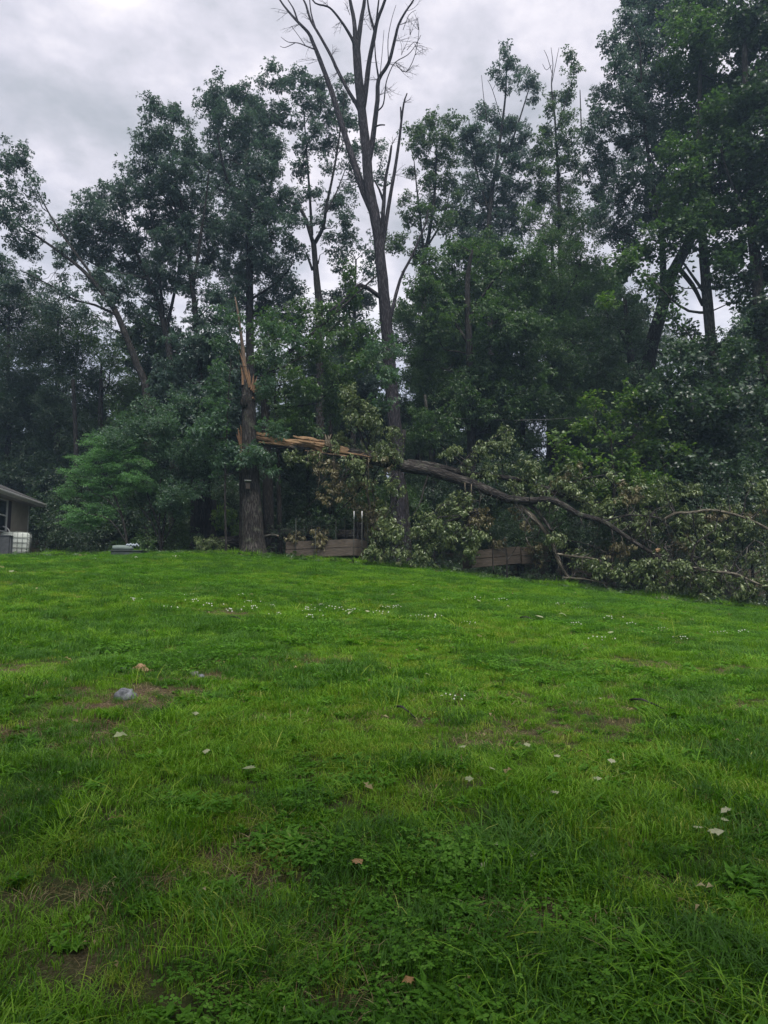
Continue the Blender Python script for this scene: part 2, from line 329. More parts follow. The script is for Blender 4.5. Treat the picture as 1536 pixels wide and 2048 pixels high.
def blades(name, seed, n, size, h0, h1, w, lean, mat, bend=0.6):
    r = random.Random(seed); V, Fc, LR = [], [], []
    comb = r.uniform(0, 6.28)
    for i in range(n):
        x, y = r.gauss(0, size*0.42), r.gauss(0, size*0.42)
        h = r.uniform(h0, h1) * (1 - 0.25*min(1, (x*x+y*y)/size**2)); a = r.uniform(0, 6.28) if r.random() < 0.6 else comb + r.gauss(0, .6)
        l = abs(r.gauss(0, lean)); dx, dy = math.cos(a), math.sin(a); fx, fy = -dy, dx
        ww = w*r.uniform(.6, 1.2)/2; b = len(V); m_ = r.uniform(.4, 1)*bend
        p1 = (x+dx*l*h*.35, y+dy*l*h*.35, h*.5); p2 = (x+dx*(l*h*.9+m_*h*.3), y+dy*(l*h*.9+m_*h*.3), h*(.85-.15*m_)); p3 = (x+dx*(l*h*1.3+m_*h*.7), y+dy*(l*h*1.3+m_*h*.7), h*(1-.35*m_))
        V += [(x-fx*ww, y-fy*ww, -0.01), (x+fx*ww, y+fy*ww, -0.01), (p1[0]-fx*ww, p1[1]-fy*ww, p1[2]), (p1[0]+fx*ww, p1[1]+fy*ww, p1[2]),
              (p2[0]-fx*ww*.7, p2[1]-fy*ww*.7, p2[2]), (p2[0]+fx*ww*.7, p2[1]+fy*ww*.7, p2[2]), p3]
        Fc += [(b, b+1, b+3, b+2), (b+2, b+3, b+5, b+4), (b+4, b+5, b+6)]; LR += [r.random()]*3
        LR[-3:] = [LR[-1]]*3
    return raw_mesh(name, V, Fc, LR, mat)
def clover(name, seed, n, size, mat, leaflet=0.011, h0=.02, h1=.05):
    r = random.Random(seed); V, Fc, LR = [], [], []
    for i in range(n):
        c = Vector((r.gauss(0, size*.42), r.gauss(0, size*.42), r.uniform(h0, h1))); lr = r.random(); t0 = r.uniform(0, 6.28)
        tilt = Vector((r.uniform(-.35, .35), r.uniform(-.35, .35), 1)).normalized()
        for k in range(3):
            a = t0 + k*2.094; d = Vector((math.cos(a), math.sin(a), 0)); d = (d - tilt*d.dot(tilt))
            s = d.cross(tilt).normalized(); L = leaflet*r.uniform(.8, 1.25); b = len(V)
            V += [tuple(c), tuple(c+d*L*.6+s*L*.5), tuple(c+d*L*1.15+s*L*.3), tuple(c+d*L*1.15-s*L*.3), tuple(c+d*L*.6-s*L*.5)]
            Fc += [(b, b+1, b+2, b+3, b+4)]; LR += [lr]
        b = len(V); x, y = c.x, c.y
        V += [(x, y, -.01), (x+.0012, y, -.01), tuple(c+Vector((.0012, 0, 0))), tuple(c)]; Fc += [(b, b+1, b+2, b+3)]; LR += [lr]
    return raw_mesh(name, V, Fc, LR, mat)
def weed(name, seed, n, size, mat):
    r = random.Random(seed); V, Fc, LR = [], [], []
    for i in range(n):
        c = Vector((r.gauss(0, size*.3), r.gauss(0, size*.3), r.uniform(.0, .03)))
        for k in range(r.randint(4, 7)):
            a = r.uniform(0, 6.28); d = Vector((math.cos(a), math.sin(a), r.uniform(.1, 1.0)))
            add_leaf(V, Fc, LR, c, d, Vector((0, 0, 1)), r.uniform(.03, .065), r.uniform(.012, .024), .15, r.random(), 'oval', .3)
    return raw_mesh(name, V, Fc, LR, mat)
TURF = {
 'grass': [blades('grass_tuft', 10+i, 150, .17, .025, .062, .0034, .55, G_A) for i in range(6)],
 'deep': [blades('grass_tuft', 20+i, 130, .15, .03, .075, .0034, .6, G_E) for i in range(4)],
 'yellow': [blades('grass_tuft', 30+i, 120, .15, .025, .060, .0032, .6, G_B) for i in range(3)],
 'long': [blades('grass_tuft', 40+i, 80, .13, .05, .11, .0038, .6, G_A, .9) for i in range(5)],
 'pale': [blades('grass_tuft', 90+i, 9, .15, .06, .13, .0050, 1.0, G_B, .9) for i in range(4)],
 'clover': [clover('clover_patch', 50+i, 90, .15, G_C) for i in range(4)],
 'weed': [weed('weed_patch', 60+i, 9, .14, G_C) for i in range(4)],
 'weedy': [weed('weed_patch', 70+i, 6, .14, G_B) for i in range(2)],
 'straw': [blades('straw_tuft', 80+i, 30, .16, .015, .055, .003, 1.6, G_D, .9) for i in range(3)],
}

def crumbs(name, seed):
    r = random.Random(seed); V, Fc, LR = [], [], []
    for i in range(2):
        a = r.uniform(0, 6.28); add_leaf(V, Fc, LR, Vector((r.gauss(0, .04), r.gauss(0, .04), .05)), Vector((math.cos(a), math.sin(a), r.uniform(-.3, .3))), Vector((r.uniform(-.4, .4), r.uniform(-.4, .4), 1)), r.uniform(.02, .045), r.uniform(.01, .025), .2, r.random(), 'oval', .4)
    return raw_mesh(name, V, Fc, LR, G_D)
TURF['crumb'] = [crumbs('leaf_crumb', 700+i) for i in range(4)]
NG = {}
def scatter_group(key, objs, mat=None):
    k = (key, mat.name if mat else None)
    if k in NG: return NG[k]
    g = bpy.data.node_groups.new('scatter ' + key, 'GeometryNodeTree')
    g.interface.new_socket('Geometry', in_out='INPUT', socket_type='NodeSocketGeometry')
    g.interface.new_socket('Geometry', in_out='OUTPUT', socket_type='NodeSocketGeometry')
    gi = g.nodes.new('NodeGroupInput'); go = g.nodes.new('NodeGroupOutput')
    jn = g.nodes.new('GeometryNodeJoinGeometry'); iop = g.nodes.new('GeometryNodeInstanceOnPoints')
    for o in objs:
        oi = g.nodes.new('GeometryNodeObjectInfo'); oi.inputs['Object'].default_value = o; oi.inputs['As Instance'].default_value = False
        gti = g.nodes.new('GeometryNodeGeometryToInstance'); g.links.new(oi.outputs['Geometry'], gti.inputs[0]); g.links.new(gti.outputs[0], jn.inputs[0])
    ra = g.nodes.new('GeometryNodeInputNamedAttribute'); ra.data_type = 'FLOAT_VECTOR'; ra.inputs['Name'].default_value = 'rot'
    sa = g.nodes.new('GeometryNodeInputNamedAttribute'); sa.data_type = 'FLOAT'; sa.inputs['Name'].default_value = 'scl'
    g.links.new(gi.outputs[0], iop.inputs['Points']); g.links.new(jn.outputs[0], iop.inputs['Instance'])
    iop.inputs['Pick Instance'].default_value = True
    ia = g.nodes.new('GeometryNodeInputNamedAttribute'); ia.data_type = 'INT'; ia.inputs['Name'].default_value = 'pick'
    outn = [s for s in ia.outputs if s.enabled][0]; g.links.new(outn, iop.inputs['Instance Index'])
    g.links.new([s for s in ra.outputs if s.enabled][0], iop.inputs['Rotation'])
    g.links.new([s for s in sa.outputs if s.enabled][0], iop.inputs['Scale'])
    last = iop.outputs[0]
    if mat:
        sm = g.nodes.new('GeometryNodeSetMaterial'); sm.inputs['Material'].default_value = mat; g.links.new(last, sm.inputs[0]); last = sm.outputs[0]
    g.links.new(last, go.inputs[0]); NG[k] = g
    return g
def scatter(name, pts, rots, scl, key, objs, mat, rng, parent=None, origin=(0, 0, 0)):
    pts = np.asarray(pts, float).reshape(-1, 3) - np.array(origin)
    me = bpy.data.meshes.new(name); me.vertices.add(len(pts)); me.vertices.foreach_set('co', pts.ravel())
    a = me.attributes.new('rot', 'FLOAT_VECTOR', 'POINT'); a.data.foreach_set('vector', np.asarray(rots, float).ravel())
    a = me.attributes.new('scl', 'FLOAT', 'POINT'); a.data.foreach_set('value', np.asarray(scl, float).ravel())
    a = me.attributes.new('pick', 'INT', 'POINT'); a.data.foreach_set('value', rng.integers(0, len(objs), len(pts)).astype(np.int32))
    me.materials.append(mat or objs[0].data.materials[0]); me.update()
    o = bpy.data.objects.new(name, me); COL.objects.link(o); o.parent = parent
    md = o.modifiers.new('scatter', 'NODES'); md.node_group = scatter_group(key, objs, mat)
    o['kind'] = 'stuff'
    return o

# ------------------------------------------------------------------ the ground: one sheet to the horizon
def grow_axis(lo, hi, step, far):
    a = list(np.arange(lo, hi + 1e-6, step)); s = step
    while a[-1] < far: s *= 1.35; a.append(a[-1] + s)
    s = step
    while a[0] > -far: s *= 1.35; a.insert(0, a[0] - s)
    return np.array(a)
def edge_y(x):   # where the mown lawn stops
    return np.interp(x, [-30, -13, -6, -1, 1, 3, 5, 8, 11, 14, 30], [25.5, 25.2, 25.0, 24.6, 24.0, 23.6, 23.2, 21.4, 20.4, 19.6, 17])
def vnoise(x, y, s, seed):
    """cheap smooth value noise, 0..1"""
    rs = np.random.default_rng(seed); T = rs.random((64, 64)); x = x/s; y = y/s
    xi = np.floor(x).astype(int); yi = np.floor(y).astype(int); fx = x-xi; fy = y-yi; fx = fx*fx*(3-2*fx); fy = fy*fy*(3-2*fy)
    g = lambda a, b: T[a % 64, b % 64]
    return (g(xi, yi)*(1-fx)+g(xi+1, yi)*fx)*(1-fy)+(g(xi, yi+1)*(1-fx)+g(xi+1, yi+1)*fx)*fy
BARE = []   # (x, y, r, amount)
for px, py, r, am in [(215,1405,.38,1.2),(300,1388,.32,.9),(250,1412,.25,1.5),(420,1352,.3,.7),(90,1142,.7,.6),(460,1228,.3,.8),(640,1325,.22,.8),(510,1330,.3,.5),(1000,1385,.4,.35),(1090,1330,.4,.3),(1010,1270,.5,.4),
                      (780,1192,.5,.5),(820,1440,.35,.5),(440,1740,.2,.7),(390,1770,.15,.6),(90,1790,.15,.5),(210,1460,.3,.8),(20,1470,.25,.8),(20,1340,.3,.7),(600,1850,.25,.6),(1240,1240,.5,.4),(1290,1280,.6,.3),
                      (200,1900,.2,.6),(1040,1850,.2,.5),(1020,1480,.4,.5),(820,1575,.3,.3),(1490,1420,.4,.3),(1180,1420,.4,.3),(930,1460,.3,.4),(620,1980,.2,.4)]:
    p = on_ground(px, py); BARE.append((p.x, p.y, r, am))
def bare(x, y):
    b = np.zeros_like(np.asarray(x, float))
    for bx, by, r, am in BARE:
        b = np.maximum(b, am*np.exp(-(((x-bx)/(1.5*r))**2 + ((y-by)/(r*1.2))**2)))
    nz = .6*vnoise(x, y, .33, 31)+.4*vnoise(x, y, .12, 32)
    b = np.clip(b*(.5+1.2*nz), 0, 1)
    return np.maximum(b, .8*np.clip((.6*vnoise(x+5, y, 1.3, 33)+.4*vnoise(x, y, .4, 34)-.74)/.1, 0, 1))
gx = grow_axis(-18, 18, 0.3, 700); gy = grow_axis(-3, 42, 0.3, 700)
GX, GY = np.meshgrid(gx, gy); GZ = gz(GX, GY); n_x, n_y = len(gx), len(gy)
def flatn(name, mat):
    V = np.stack([GX.ravel(), GY.ravel(), GZ.ravel()], 1)
    i = np.arange(n_y-1)[:, None]*n_x + np.arange(n_x-1)[None, :]
    Fq = np.stack([i, i+1, i+1+n_x, i+n_x], -1).reshape(-1, 4)
    me = bpy.data.meshes.new(name); me.vertices.add(len(V)); me.vertices.foreach_set('co', V.ravel())
    me.loops.add(len(Fq)*4); me.loops.foreach_set('vertex_index', Fq.ravel().astype(np.int32)); me.polygons.add(len(Fq))
    me.polygons.foreach_set('loop_start', np.arange(len(Fq), dtype=np.int32)*4); me.polygons.foreach_set('use_smooth', [True]*len(Fq))
    lawn = 1/(1+np.exp((V[:, 1]-edge_y(V[:, 0]))*3)); lawn[V[:, 1] < -12] = 1
    a = me.attributes.new('lawn', 'FLOAT', 'POINT'); a.data.foreach_set('value', lawn)
    a = me.attributes.new('bare', 'FLOAT', 'POINT'); a.data.foreach_set('value', bare(V[:, 0], V[:, 1]))
    me.materials.append(mat); me.update(calc_edges=True); me.validate()
    o = bpy.data.objects.new(name, me); COL.objects.link(o); o['kind'] = 'structure'; return o
m, t, o_ = new_mat('soil, moss and leaf litter'); p = N(t, 'ShaderNodeBsdfPrincipled'); tcn = N(t, 'ShaderNodeTexCoord')
na = tnoise(t, 9, 8, tcn.outputs['Object'], 0.7); nb = tnoise(t, 0.7, 5, tcn.outputs['Object'], 0.6); nc = tnoise(t, 60, 4, tcn.outputs['Object'], 0.7)
r1 = ramp(t, [(0.3, (0.022, 0.025, 0.010)), (0.5, (0.035, 0.05, 0.014)), (0.7, (0.06, 0.055, 0.025))]); lk(t, na.outputs['Fac'], r1.inputs[0])
r2 = ramp(t, [(0.35, (0.03, 0.02, 0.012)), (0.5, (0.09, 0.062, 0.038)), (0.62, (0.20, 0.15, 0.10))]); lk(t, nc.outputs['Fac'], r2.inputs[0])
r3 = ramp(t, [(0.3, (0.018, 0.015, 0.01)), (0.5, (0.045, 0.035, 0.022)), (0.7, (0.09, 0.065, 0.04))]); lk(t, nc.outputs['Fac'], r3.inputs[0])
aL = N(t, 'ShaderNodeAttribute'); aL.attribute_name = 'lawn'; aB = N(t, 'ShaderNodeAttribute'); aB.attribute_name = 'bare'
m1 = N(t, 'ShaderNodeMix', data_type='RGBA'); lk(t, aB.outputs['Fac'], m1.inputs[0]); lk(t, r1.outputs[0], m1.inputs[6]); lk(t, r2.outputs[0], m1.inputs[7])
m2 = N(t, 'ShaderNodeMix', data_type='RGBA'); lk(t, aL.outputs['Fac'], m2.inputs[0]); lk(t, r3.outputs[0], m2.inputs[6]); lk(t, m1.outputs[2], m2.inputs[7])
lk(t, m2.outputs[2], p.inputs['Base Color']); p.inputs['Roughness'].default_value = 0.95; p.inputs['Specular IOR Level'].default_value = 0.1
b = N(t, 'ShaderNodeBump'); b.inputs['Strength'].default_value = 0.8; b.inputs['Distance'].default_value = 0.03; lk(t, nc.outputs['Fac'], b.inputs['Height']); lk(t, b.outputs[0], p.inputs['Normal'])
lk(t, p.outputs[0], o_.inputs[0]); M_GROUND = m
flatn('ground', M_GROUND)

# ------------------------------------------------------------------ turf
def turf(name, label_key, key, spacing, prob, smin, smax, seed, ymax=27.0, ymin=1.0, lean=0.12):
    rs = np.random.default_rng(seed)
    X, Y = np.meshgrid(np.arange(-19, 19, spacing), np.arange(ymin, ymax, spacing)); X = X.ravel(); Y = Y.ravel()
    X = X + rs.uniform(-.5, .5, X.shape)*spacing*1.2; Y = Y + rs.uniform(-.5, .5, Y.shape)*spacing*1.2
    keep = (np.abs(X) < 0.60*Y + 2.0) & (Y < edge_y(X) + 0.5*(rs.random(X.shape)-.6)) & (rs.random(X.shape) < prob(X, Y))
    X, Y = X[keep], Y[keep]; n = len(X)
    P = np.stack([X, Y, gz(X, Y)], 1)
    R = np.stack([rs.normal(0, lean, n), rs.normal(0, lean, n), rs.uniform(0, 6.28, n)], 1)
    S = rs.uniform(smin, smax, n)*(1-.45*bare(X, Y))*(.35+.75*vnoise(X, Y, .42, 41)+.65*vnoise(X, Y, .15, 42))
    return scatter(name, P, R, S, key, TURF[key], None, rs)
cl = lambda v, a, b: np.clip((v-a)/(b-a), 0, 1)
n_long = lambda x, y: cl(vnoise(x, y, 1.1, 5)*.6 + vnoise(x, y, .45, 6)*.4, .5, .68)
n_clov = lambda x, y: cl(vnoise(x, y, 1.9, 7)*.65 + vnoise(x, y, .5, 8)*.35, .56, .70)
n_yel = lambda x, y: cl(vnoise(x, y, 2.4, 9)*.6 + vnoise(x, y, .7, 10)*.4, .45, .65)
n_deep = lambda x, y: cl(vnoise(x+3, y+8, 1.5, 21)*.4 + vnoise(x, y, .5, 22)*.3 + vnoise(x, y, .2, 23)*.3, .46, .56)
turf('grass', 0, 'grass', .118, lambda x, y: (1-.85*bare(x, y))*(1-.45*n_clov(x, y))*(1-.7*n_deep(x, y)), .6, 1.3, 1)
turf('deep_green_grass', 0, 'deep', .125, lambda x, y: (1-.75*bare(x, y))*(.06+.94*n_deep(x, y)), .7, 1.5, 14)
turf('yellowish_grass', 0, 'yellow', .15, lambda x, y: (.10+.9*n_yel(x, y))*(1-.6*bare(x, y))*(1-.5*n_deep(x, y)), .7, 1.2, 2)
turf('long_grass', 0, 'long', .16, lambda x, y: n_long(x, y)*(1-.85*bare(x, y))*np.where(y < 9, 1, .55)+.04, .6, 1.15, 3)
turf('ground_cover_clover', 0, 'clover', .16, lambda x, y: n_clov(x, y)*(1-.7*bare(x, y)), .8, 1.3, 4)
turf('broadleaf_weeds', 0, 'weed', .16, lambda x, y: (.16+.7*cl(vnoise(x+9, y+4, .8, 61)*.6+vnoise(x, y, .3, 62)*.4, .5, .62))*(1-.5*bare(x, y)), .7, 1.3, 5)
turf('lime_weeds', 0, 'weedy', .3, lambda x, y: .15+.5*cl(vnoise(x, y, .6, 63), .6, .8), .6, 1.1, 6)
rs = np.random.default_rng(55)
turf('tall_tufts', 0, 'long', .45, lambda x, y: (.25+.4*n_deep(x, y))*np.where(y < 7, 1, .25), .8, 1.35, 13, 16, 1.2, .2)
turf('pale_blades', 0, 'pale', .26, lambda x, y: (.2+.6*n_yel(x, y))*np.where(y < 6, 1, .35), .55, 1.1, 15, 13, 1.2, .25)
turf('leaf_crumbs', 0, 'crumb', .33, lambda x, y: .10+.4*bare(x, y)+.2*cl(vnoise(x, y, 2.2, 88), .6, .8)+.7*cl(y-edge_y(x), -2.2, 0), .6, 1.4, 19, 22, 1.5, .3)
turf('dry_straw', 0, 'straw', .11, lambda x, y: .06+.9*bare(x, y)+.25*cl(vnoise(x, y, .9, 15), .7, .9), .7, 1.3, 7)

# ------------------------------------------------------------------ trees
def resample(path, n=4):
    out_ = []
    for i in range(len(path)-1):
        for k in range(n): out_.append((path[i][0].lerp(path[i+1][0], k/n), path[i][1]*(1-k/n)+path[i+1][1]*k/n))
    out_.append(path[-1]); return out_
def trace(Y, pts, wid, dY=None):
    """pixel path -> 3-D path with radii; wid = widths in photo pixels at both ends or for each point; dY = depth offsets"""
    n = len(pts)
    w = wid if len(wid) == n else [wid[0] + (wid[1]-wid[0])*i/(n-1) for i in range(n)]
    d = dY if dY and len(dY) == n else ([dY[0] + (dY[1]-dY[0])*i/(n-1) for i in range(n)] if dY else [0]*n)
    return [(at(p[0], p[1], Y+q), max(.006, ww*.5*mpp(Y+q))) for p, ww, q in zip(pts, w, d)]
def limb_curve(rng, a, b, droop=0.1):
    L = (b-a).length; off = Vector(rng.normal(0, .09*L, 3)); mid = a.lerp(b, .5) + off + Vector((0, 0, -droop*L))
    q1 = a.lerp(mid, .5) + Vector(rng.normal(0, .03*L, 3)); q2 = mid.lerp(b, .5) + Vector(rng.normal(0, .03*L, 3)) + Vector((0, 0, .03*L))
    return [a, q1, mid, q2, b]
TREES = {}
def tree(name, label, Y, trunk, tw, clumps=(), limbs=(), leaf='oak', mat=None, barkm=None, group=None, seed=0, dens=1.0, deep=1.0, subr=.85, sides=10, cat='tree', clY=0.0, scl=1.0, twig=True, trunk_dY=None, rag=.17, root_flare=1.35, crown_name='crown', tilt=.5):
    rng = np.random.default_rng(seed + 1000); pr = random.Random(seed); barkm = barkm or B_DARK
    tw = [w_*.85 for w_ in tw]; tp = trace(Y, trunk, tw, trunk_dY)
    base = tp[0][0].copy(); g = gzf(base.x, base.y); 
    if base.z > g - .1: tp.insert(0, (Vector((base.x, base.y, g-.15)), tp[0][1]*root_flare))
    origin = Vector((base.x, base.y, g)); root = empty(name, origin, label, cat, group)
    mb = MB(); mb.tube([p for p, r in tp], [r for p, r in tp], sides, .10, pr, 3); mb.build('trunk', barkm, root, origin)
    skel = resample(tp)
    for lm in limbs:
        lp = trace(Y, lm[0], [w_*.85 for w_ in lm[1]], lm[2] if len(lm) > 2 else None); mb = MB()
        mb.tube([p for p, r in lp], [r for p, r in lp], 8, .10, pr, 3); mb.build('limb', barkm, root, origin); skel += resample(lp)
    tw_ = MB(); P = []; n_sp = SPR[leaf]; unit = .33*scl
    for c in clumps:
        px, py, r = c[:3]; ry = c[3] if len(c) > 3 and c[3] else r
        rm = r*mpp(Y); rym = ry*mpp(Y)
        dy = (c[4] if len(c) > 4 else rng.uniform(-1, 1)*deep) + clY
        C0 = at(px, py, Y+dy)
        rad = Vector((rm, min(max(rm, .5), 2.2), rym))
        if twig:
            best, bd = None, 1e9
            for q, rr in skel:
                d = (C0-q).length; pen = max(0, q.z - (C0.z - .35*d))*2.5
                if d+pen < bd: bd, best = d+pen, (q, rr)
            if bd < 14:
                q, rr = best; L = (C0-q).length
                if L > .25:
                    cv = limb_curve(rng, q, C0); r0 = min(rr*.7, .015+.013*L); rs_ = [r0, r0*.85, r0*.65, r0*.5, .012]
                    tw_.tube(cv, rs_, 6, .08, pr, 2, cap=False); skel += [(cv[i], rs_[i]) for i in range(1, 5)]
        ns = max(3, int(round(13.5*rm*rym/.5*dens/scl**2*.55)))
        for i in range(ns):
            v = Vector(rng.normal(0, 1, 3)).normalized() * (rng.random()**.45)*subr*1.15*(1.45 if rng.random() < .16 else 1)
            s = C0 + Vector((v.x*rad.x, v.y*rad.y, v.z*rad.z))
            if twig:
                tw_.tube([C0, C0.lerp(s, .55)+Vector(rng.normal(0, .05, 3)), s], [.012, .008, .004], 4, 0, None, 1, cap=False)
            k = rng.integers(4, 7)
            for j in range(k): P.append(np.array(s) + rng.normal(0, rag, 3)*np.array([1, 1, .85])*scl)
    if tw_.v: tw_.build('branches', barkm, root, origin, kind='stuff')
    if P:
        P = np.array(P); n = len(P); R = np.stack([rng.normal(0, tilt, n), rng.normal(0, tilt, n), rng.uniform(0, 6.28, n)], 1)
        S = rng.uniform(.65, 1.25, n)*scl
        scatter(crown_name, P, R, S, leaf, n_sp, mat, rng, root, origin)
    TREES[name+str(seed)] = root
    return root
TC = 0

# tall dead tree in the middle
tree('dead_tree', 'tall bare dead tree forking high above the others in the middle', 30,
     [(797,1060),(794,960),(790,860),(780,740),(772,640),(765,560),(757,480),(748,423),(738,374),(733,309),(728,260),(721,195),(715,130),(712,85)], (38,34,33,31,29,27,25,26,25,24,23,22,21,19),
     limbs=[([(712,120),(711,85),(708,40),(700,0),(690,-70),(684,-180)], (15,4)), ([(714,120),(717,80),(724,30),(729,0),(733,-80),(745,-170)], (15,4)),
            ([(722,240),(731,185),(738,125),(748,75),(755,40),(770,0),(785,-60),(790,-140)], (15,4), (0,-1.5)), ([(749,62),(740,30),(736,8),(732,-30)], (7,3), (-.6,-.9)), ([(752,50),(757,5),(764,-60)], (6,2), (-.7,-1.2)),
            ([(733,345),(744,290),(750,240),(755,200),(757,160),(777,127),(789,82),(797,50),(812,22),(827,0),(850,-50)], (15,3), (0,-1.2)), ([(757,155),(751,114),(749,65)], (5,2), (-.5,-.8)),
            ([(748,430),(728,385),(708,325),(692,277),(669,202),(656,163),(640,120),(627,88),(617,66),(594,42),(578,24),(560,0),(540,-40)], (19,3), (0,2.0)), ([(596,44),(588,20),(580,6),(566,-14)], (5,2), (1.6,1.9)),
            ([(725,235),(714,210),(699,186),(676,143),(663,114),(640,72),(622,42),(612,10),(604,-10),(598,-60)], (12,3), (0,1.2)), ([(632,60),(622,25),(618,-20)], (5,2), (.8,1.2)),
            ([(713,105),(706,82),(694,60),(682,42),(668,24),(655,13),(630,6),(618,-16)], (9,3), (0,-1)),
            ([(757,500),(765,455),(766,430),(768,400),(771,358),(779,319),(783,291)], (13,5), (0,-.6)), ([(760,515),(770,460),(779,400),(788,350),(799,277),(803,240),(808,205),(814,187)], (12,3), (0,.7)), ([(803,240),(801,214)], (6,3), (.5,.5)),
            ([(767,402),(758,378),(748,360)], (7,3), (0,-.4)), ([(755,222),(765,212),(769,195),(771,172),(777,150),(790,125),(815,110),(830,92),(842,70)], (4,1.2), (-.6,-1.6)),
            ([(793,130),(812,144),(830,110),(838,60),(834,35)], (2.5,1), (-.8,-1.6)), ([(749,254),(760,250),(770,250)], (5,3), (-.45,-.5)), ([(777,125),(776,80),(783,40),(792,10)], (2.5,1), (-.8,-1.2)),
            ([(627,98),(612,92),(596,86),(576,84),(562,74)], (3.5,1), (1.2,1.4)), ([(610,90),(596,70),(582,52)], (2,1), (1.3,1.4)), ([(590,86),(570,95),(560,92)], (2,1), (1.3,1.5)),
            ([(656,210),(640,198),(625,190)], (2,1), (1,1.5)), ([(768,600),(720,570),(690,600),(655,625)], (12,6), (0,-2)), ([(780,640),(800,560),(825,510),(850,450),(856,420)], (9,3), (0,1)),
            ([(760,150),(764,110),(768,60)], (2,1), (-.6,-.9)), ([(814,100),(828,84),(840,88)], (1.6,1), (-1.3,-1.5)), ([(806,60),(818,30),(832,20)], (1.6,1), (-1.1,-1.5)), ([(690,270),(680,300),(664,330)], (3,1), (.8,1)) ],
     barkm=B_DEAD, seed=1, sides=14, cat='dead tree')

# fine dead twigs of its crown
dt = TREES['dead_tree1']; rng_t = random.Random(21); mb = MB()
for (x0, y0, ang, ln, dY_) in [(640,120,200,40,1.2),(650,150,215,36,1),(627,88,190,30,1.4),(663,114,60,30,.8),(676,143,245,30,.8),(602,48,180,34,1.8),(578,24,200,30,1.9),(777,127,10,40,-1),(789,82,20,44,-1.1),(797,50,-10,40,-1.2),(812,22,30,40,-1.2),(757,160,150,26,-.4),(760,190,30,34,-.6),(812,144,15,28,-1.2),(830,110,40,26,-1.4),(838,60,110,30,-1.5),(790,125,-20,40,-1.3),(830,92,-20,26,-1.5),(738,125,30,22,-.5),(682,42,240,26,-.6),(656,13,100,26,-.9),(622,42,120,30,1),(771,172,-60,30,-1),(742,60,100,30,-.8),(724,40,40,20,-.1),(700,30,140,24,0),(806,205,30,26,.5),(786,350,20,34,.3),(783,291,40,24,-.5),(669,202,215,34,1),(692,277,200,28,.8),(850,-10,60,40,-1.3),(803,110,80,40,-1.5),(820,70,100,36,-1.6)]:
    for q in range(3):
        a = math.radians(ang+rng_t.uniform(-35, 35)); L = ln*rng_t.uniform(.6, 1.3); bend = rng_t.uniform(-.8, .8); pts = []
        x, y = x0, y0
        for k in range(5): pts.append(at(x, y, 30+dY_+rng_t.uniform(-.03, .03)+q*.05*k)); x += math.cos(a)*L/4; y -= math.sin(a)*L/4; a += bend*.25+rng_t.uniform(-.25, .25)
        mb.tube(pts, [.013, .010, .008, .006, .004], 4, 0, None, 2, cap=False)
        for k in (1, 2, 3):
            a2 = a+rng_t.choice([-1, 1])*rng_t.uniform(.5, 1); d = Vector((math.cos(a2), rng_t.uniform(-.3, .3), math.sin(a2)))*rng_t.uniform(.12, .32); mb.tube([pts[k], pts[k]+d*.5+Vector((0, 0, .02)), pts[k]+d], [.007, .005, .003], 3, 0, None, 1, cap=False)
mb.build('twigs', B_DEAD, dt, dt.location, kind='stuff')

# living trees behind it; every one traced where it stands
tree('oak_tree', 'slender oak leaning left with a thin open crown above the house side', 32,
     [(296,1090),(294,800),(274,730),(252,672),(232,625),(203,583),(165,540),(120,505),(70,470),(20,440)], (20,18,17,15,14,11,9,7,5,3),
     [(30,306,34),(8,335,28),(50,330,26),(62,375,26),(15,395,30),(48,430,30),(60,455,22),(5,445,32),(30,490,32),(70,500,26),(0,530,34),(110,545,28),(60,560,30),(140,590,30),(185,560,26),(100,610,32),(165,625,26),(25,590,36),(0,410,30),(205,600,22),(215,650,22),(120,500,20),(-40,350,40),(-40,450,40)],
     [([(205,586),(180,545),(150,505),(112,450),(84,400),(60,350)], (8,2), (0,1)), ([(236,632),(190,610),(150,600),(100,570),(40,540)], (7,2), (0,-1.4))], 'oak', L_BLUE, B_DARK, seed=2, dens=.75, scl=.85)
tree('oak_tree', 'rounded oak with a broad dark crown left of the tallest left-hand crowns', 34,
     [(356,1090),(347,800),(338,700),(326,640),(305,575),(275,510),(250,455)], (18,16,15,14,11,8,4),
     [(165,430,38),(205,402,40),(250,392,38),(300,395,40),(345,405,42),(140,462,28),(185,470,42),(240,455,48),(300,460,50),(150,510,26),(215,520,45),(270,525,48),(335,500,50),(245,580,38),(300,580,42),(345,560,48),(325,640,30),(275,630,26),(190,560,24),(350,455,45)],
     [([(327,645),(320,560),(312,480),(300,420)], (10,3), (0,-1)), ([(332,660),(350,580),(362,500),(350,430)], (9,3), (0,1))], 'oak', L_BLUE, B_DARK, seed=3, dens=1.05, deep=1.6, scl=.85)
tree('oak_tree', 'oak with a knobby upright crown just left of the tallest left crown', 33,
     [(403,1090),(400,800),(396,700),(390,620),(381,540),(371,450),(352,360),(342,300)], (17,15,14,13,11,9,6,3),
     [(318,220,22,28),(345,240,34),(312,265,34),(290,290,28),(330,300,38),(290,335,28),(262,340,16),(350,345,40),(385,330,40),(330,375,30),(300,370,24),(385,390,48),(420,445,42),(375,460,44),(420,520,45),(385,560,42),(430,590,36),(395,640,32),(280,385,18),(375,285,26)],
     [([(386,575),(400,480),(412,400),(418,340)], (9,3), (0,-1)), ([(374,470),(340,410),(310,370),(280,345)], (6,2), (0,1)), ([(379,520),(360,440),(335,380)],(6,2),(0,-1))], 'oak', L_BLUE, B_DARK, seed=4, dens=.95, deep=1.6, scl=.85)
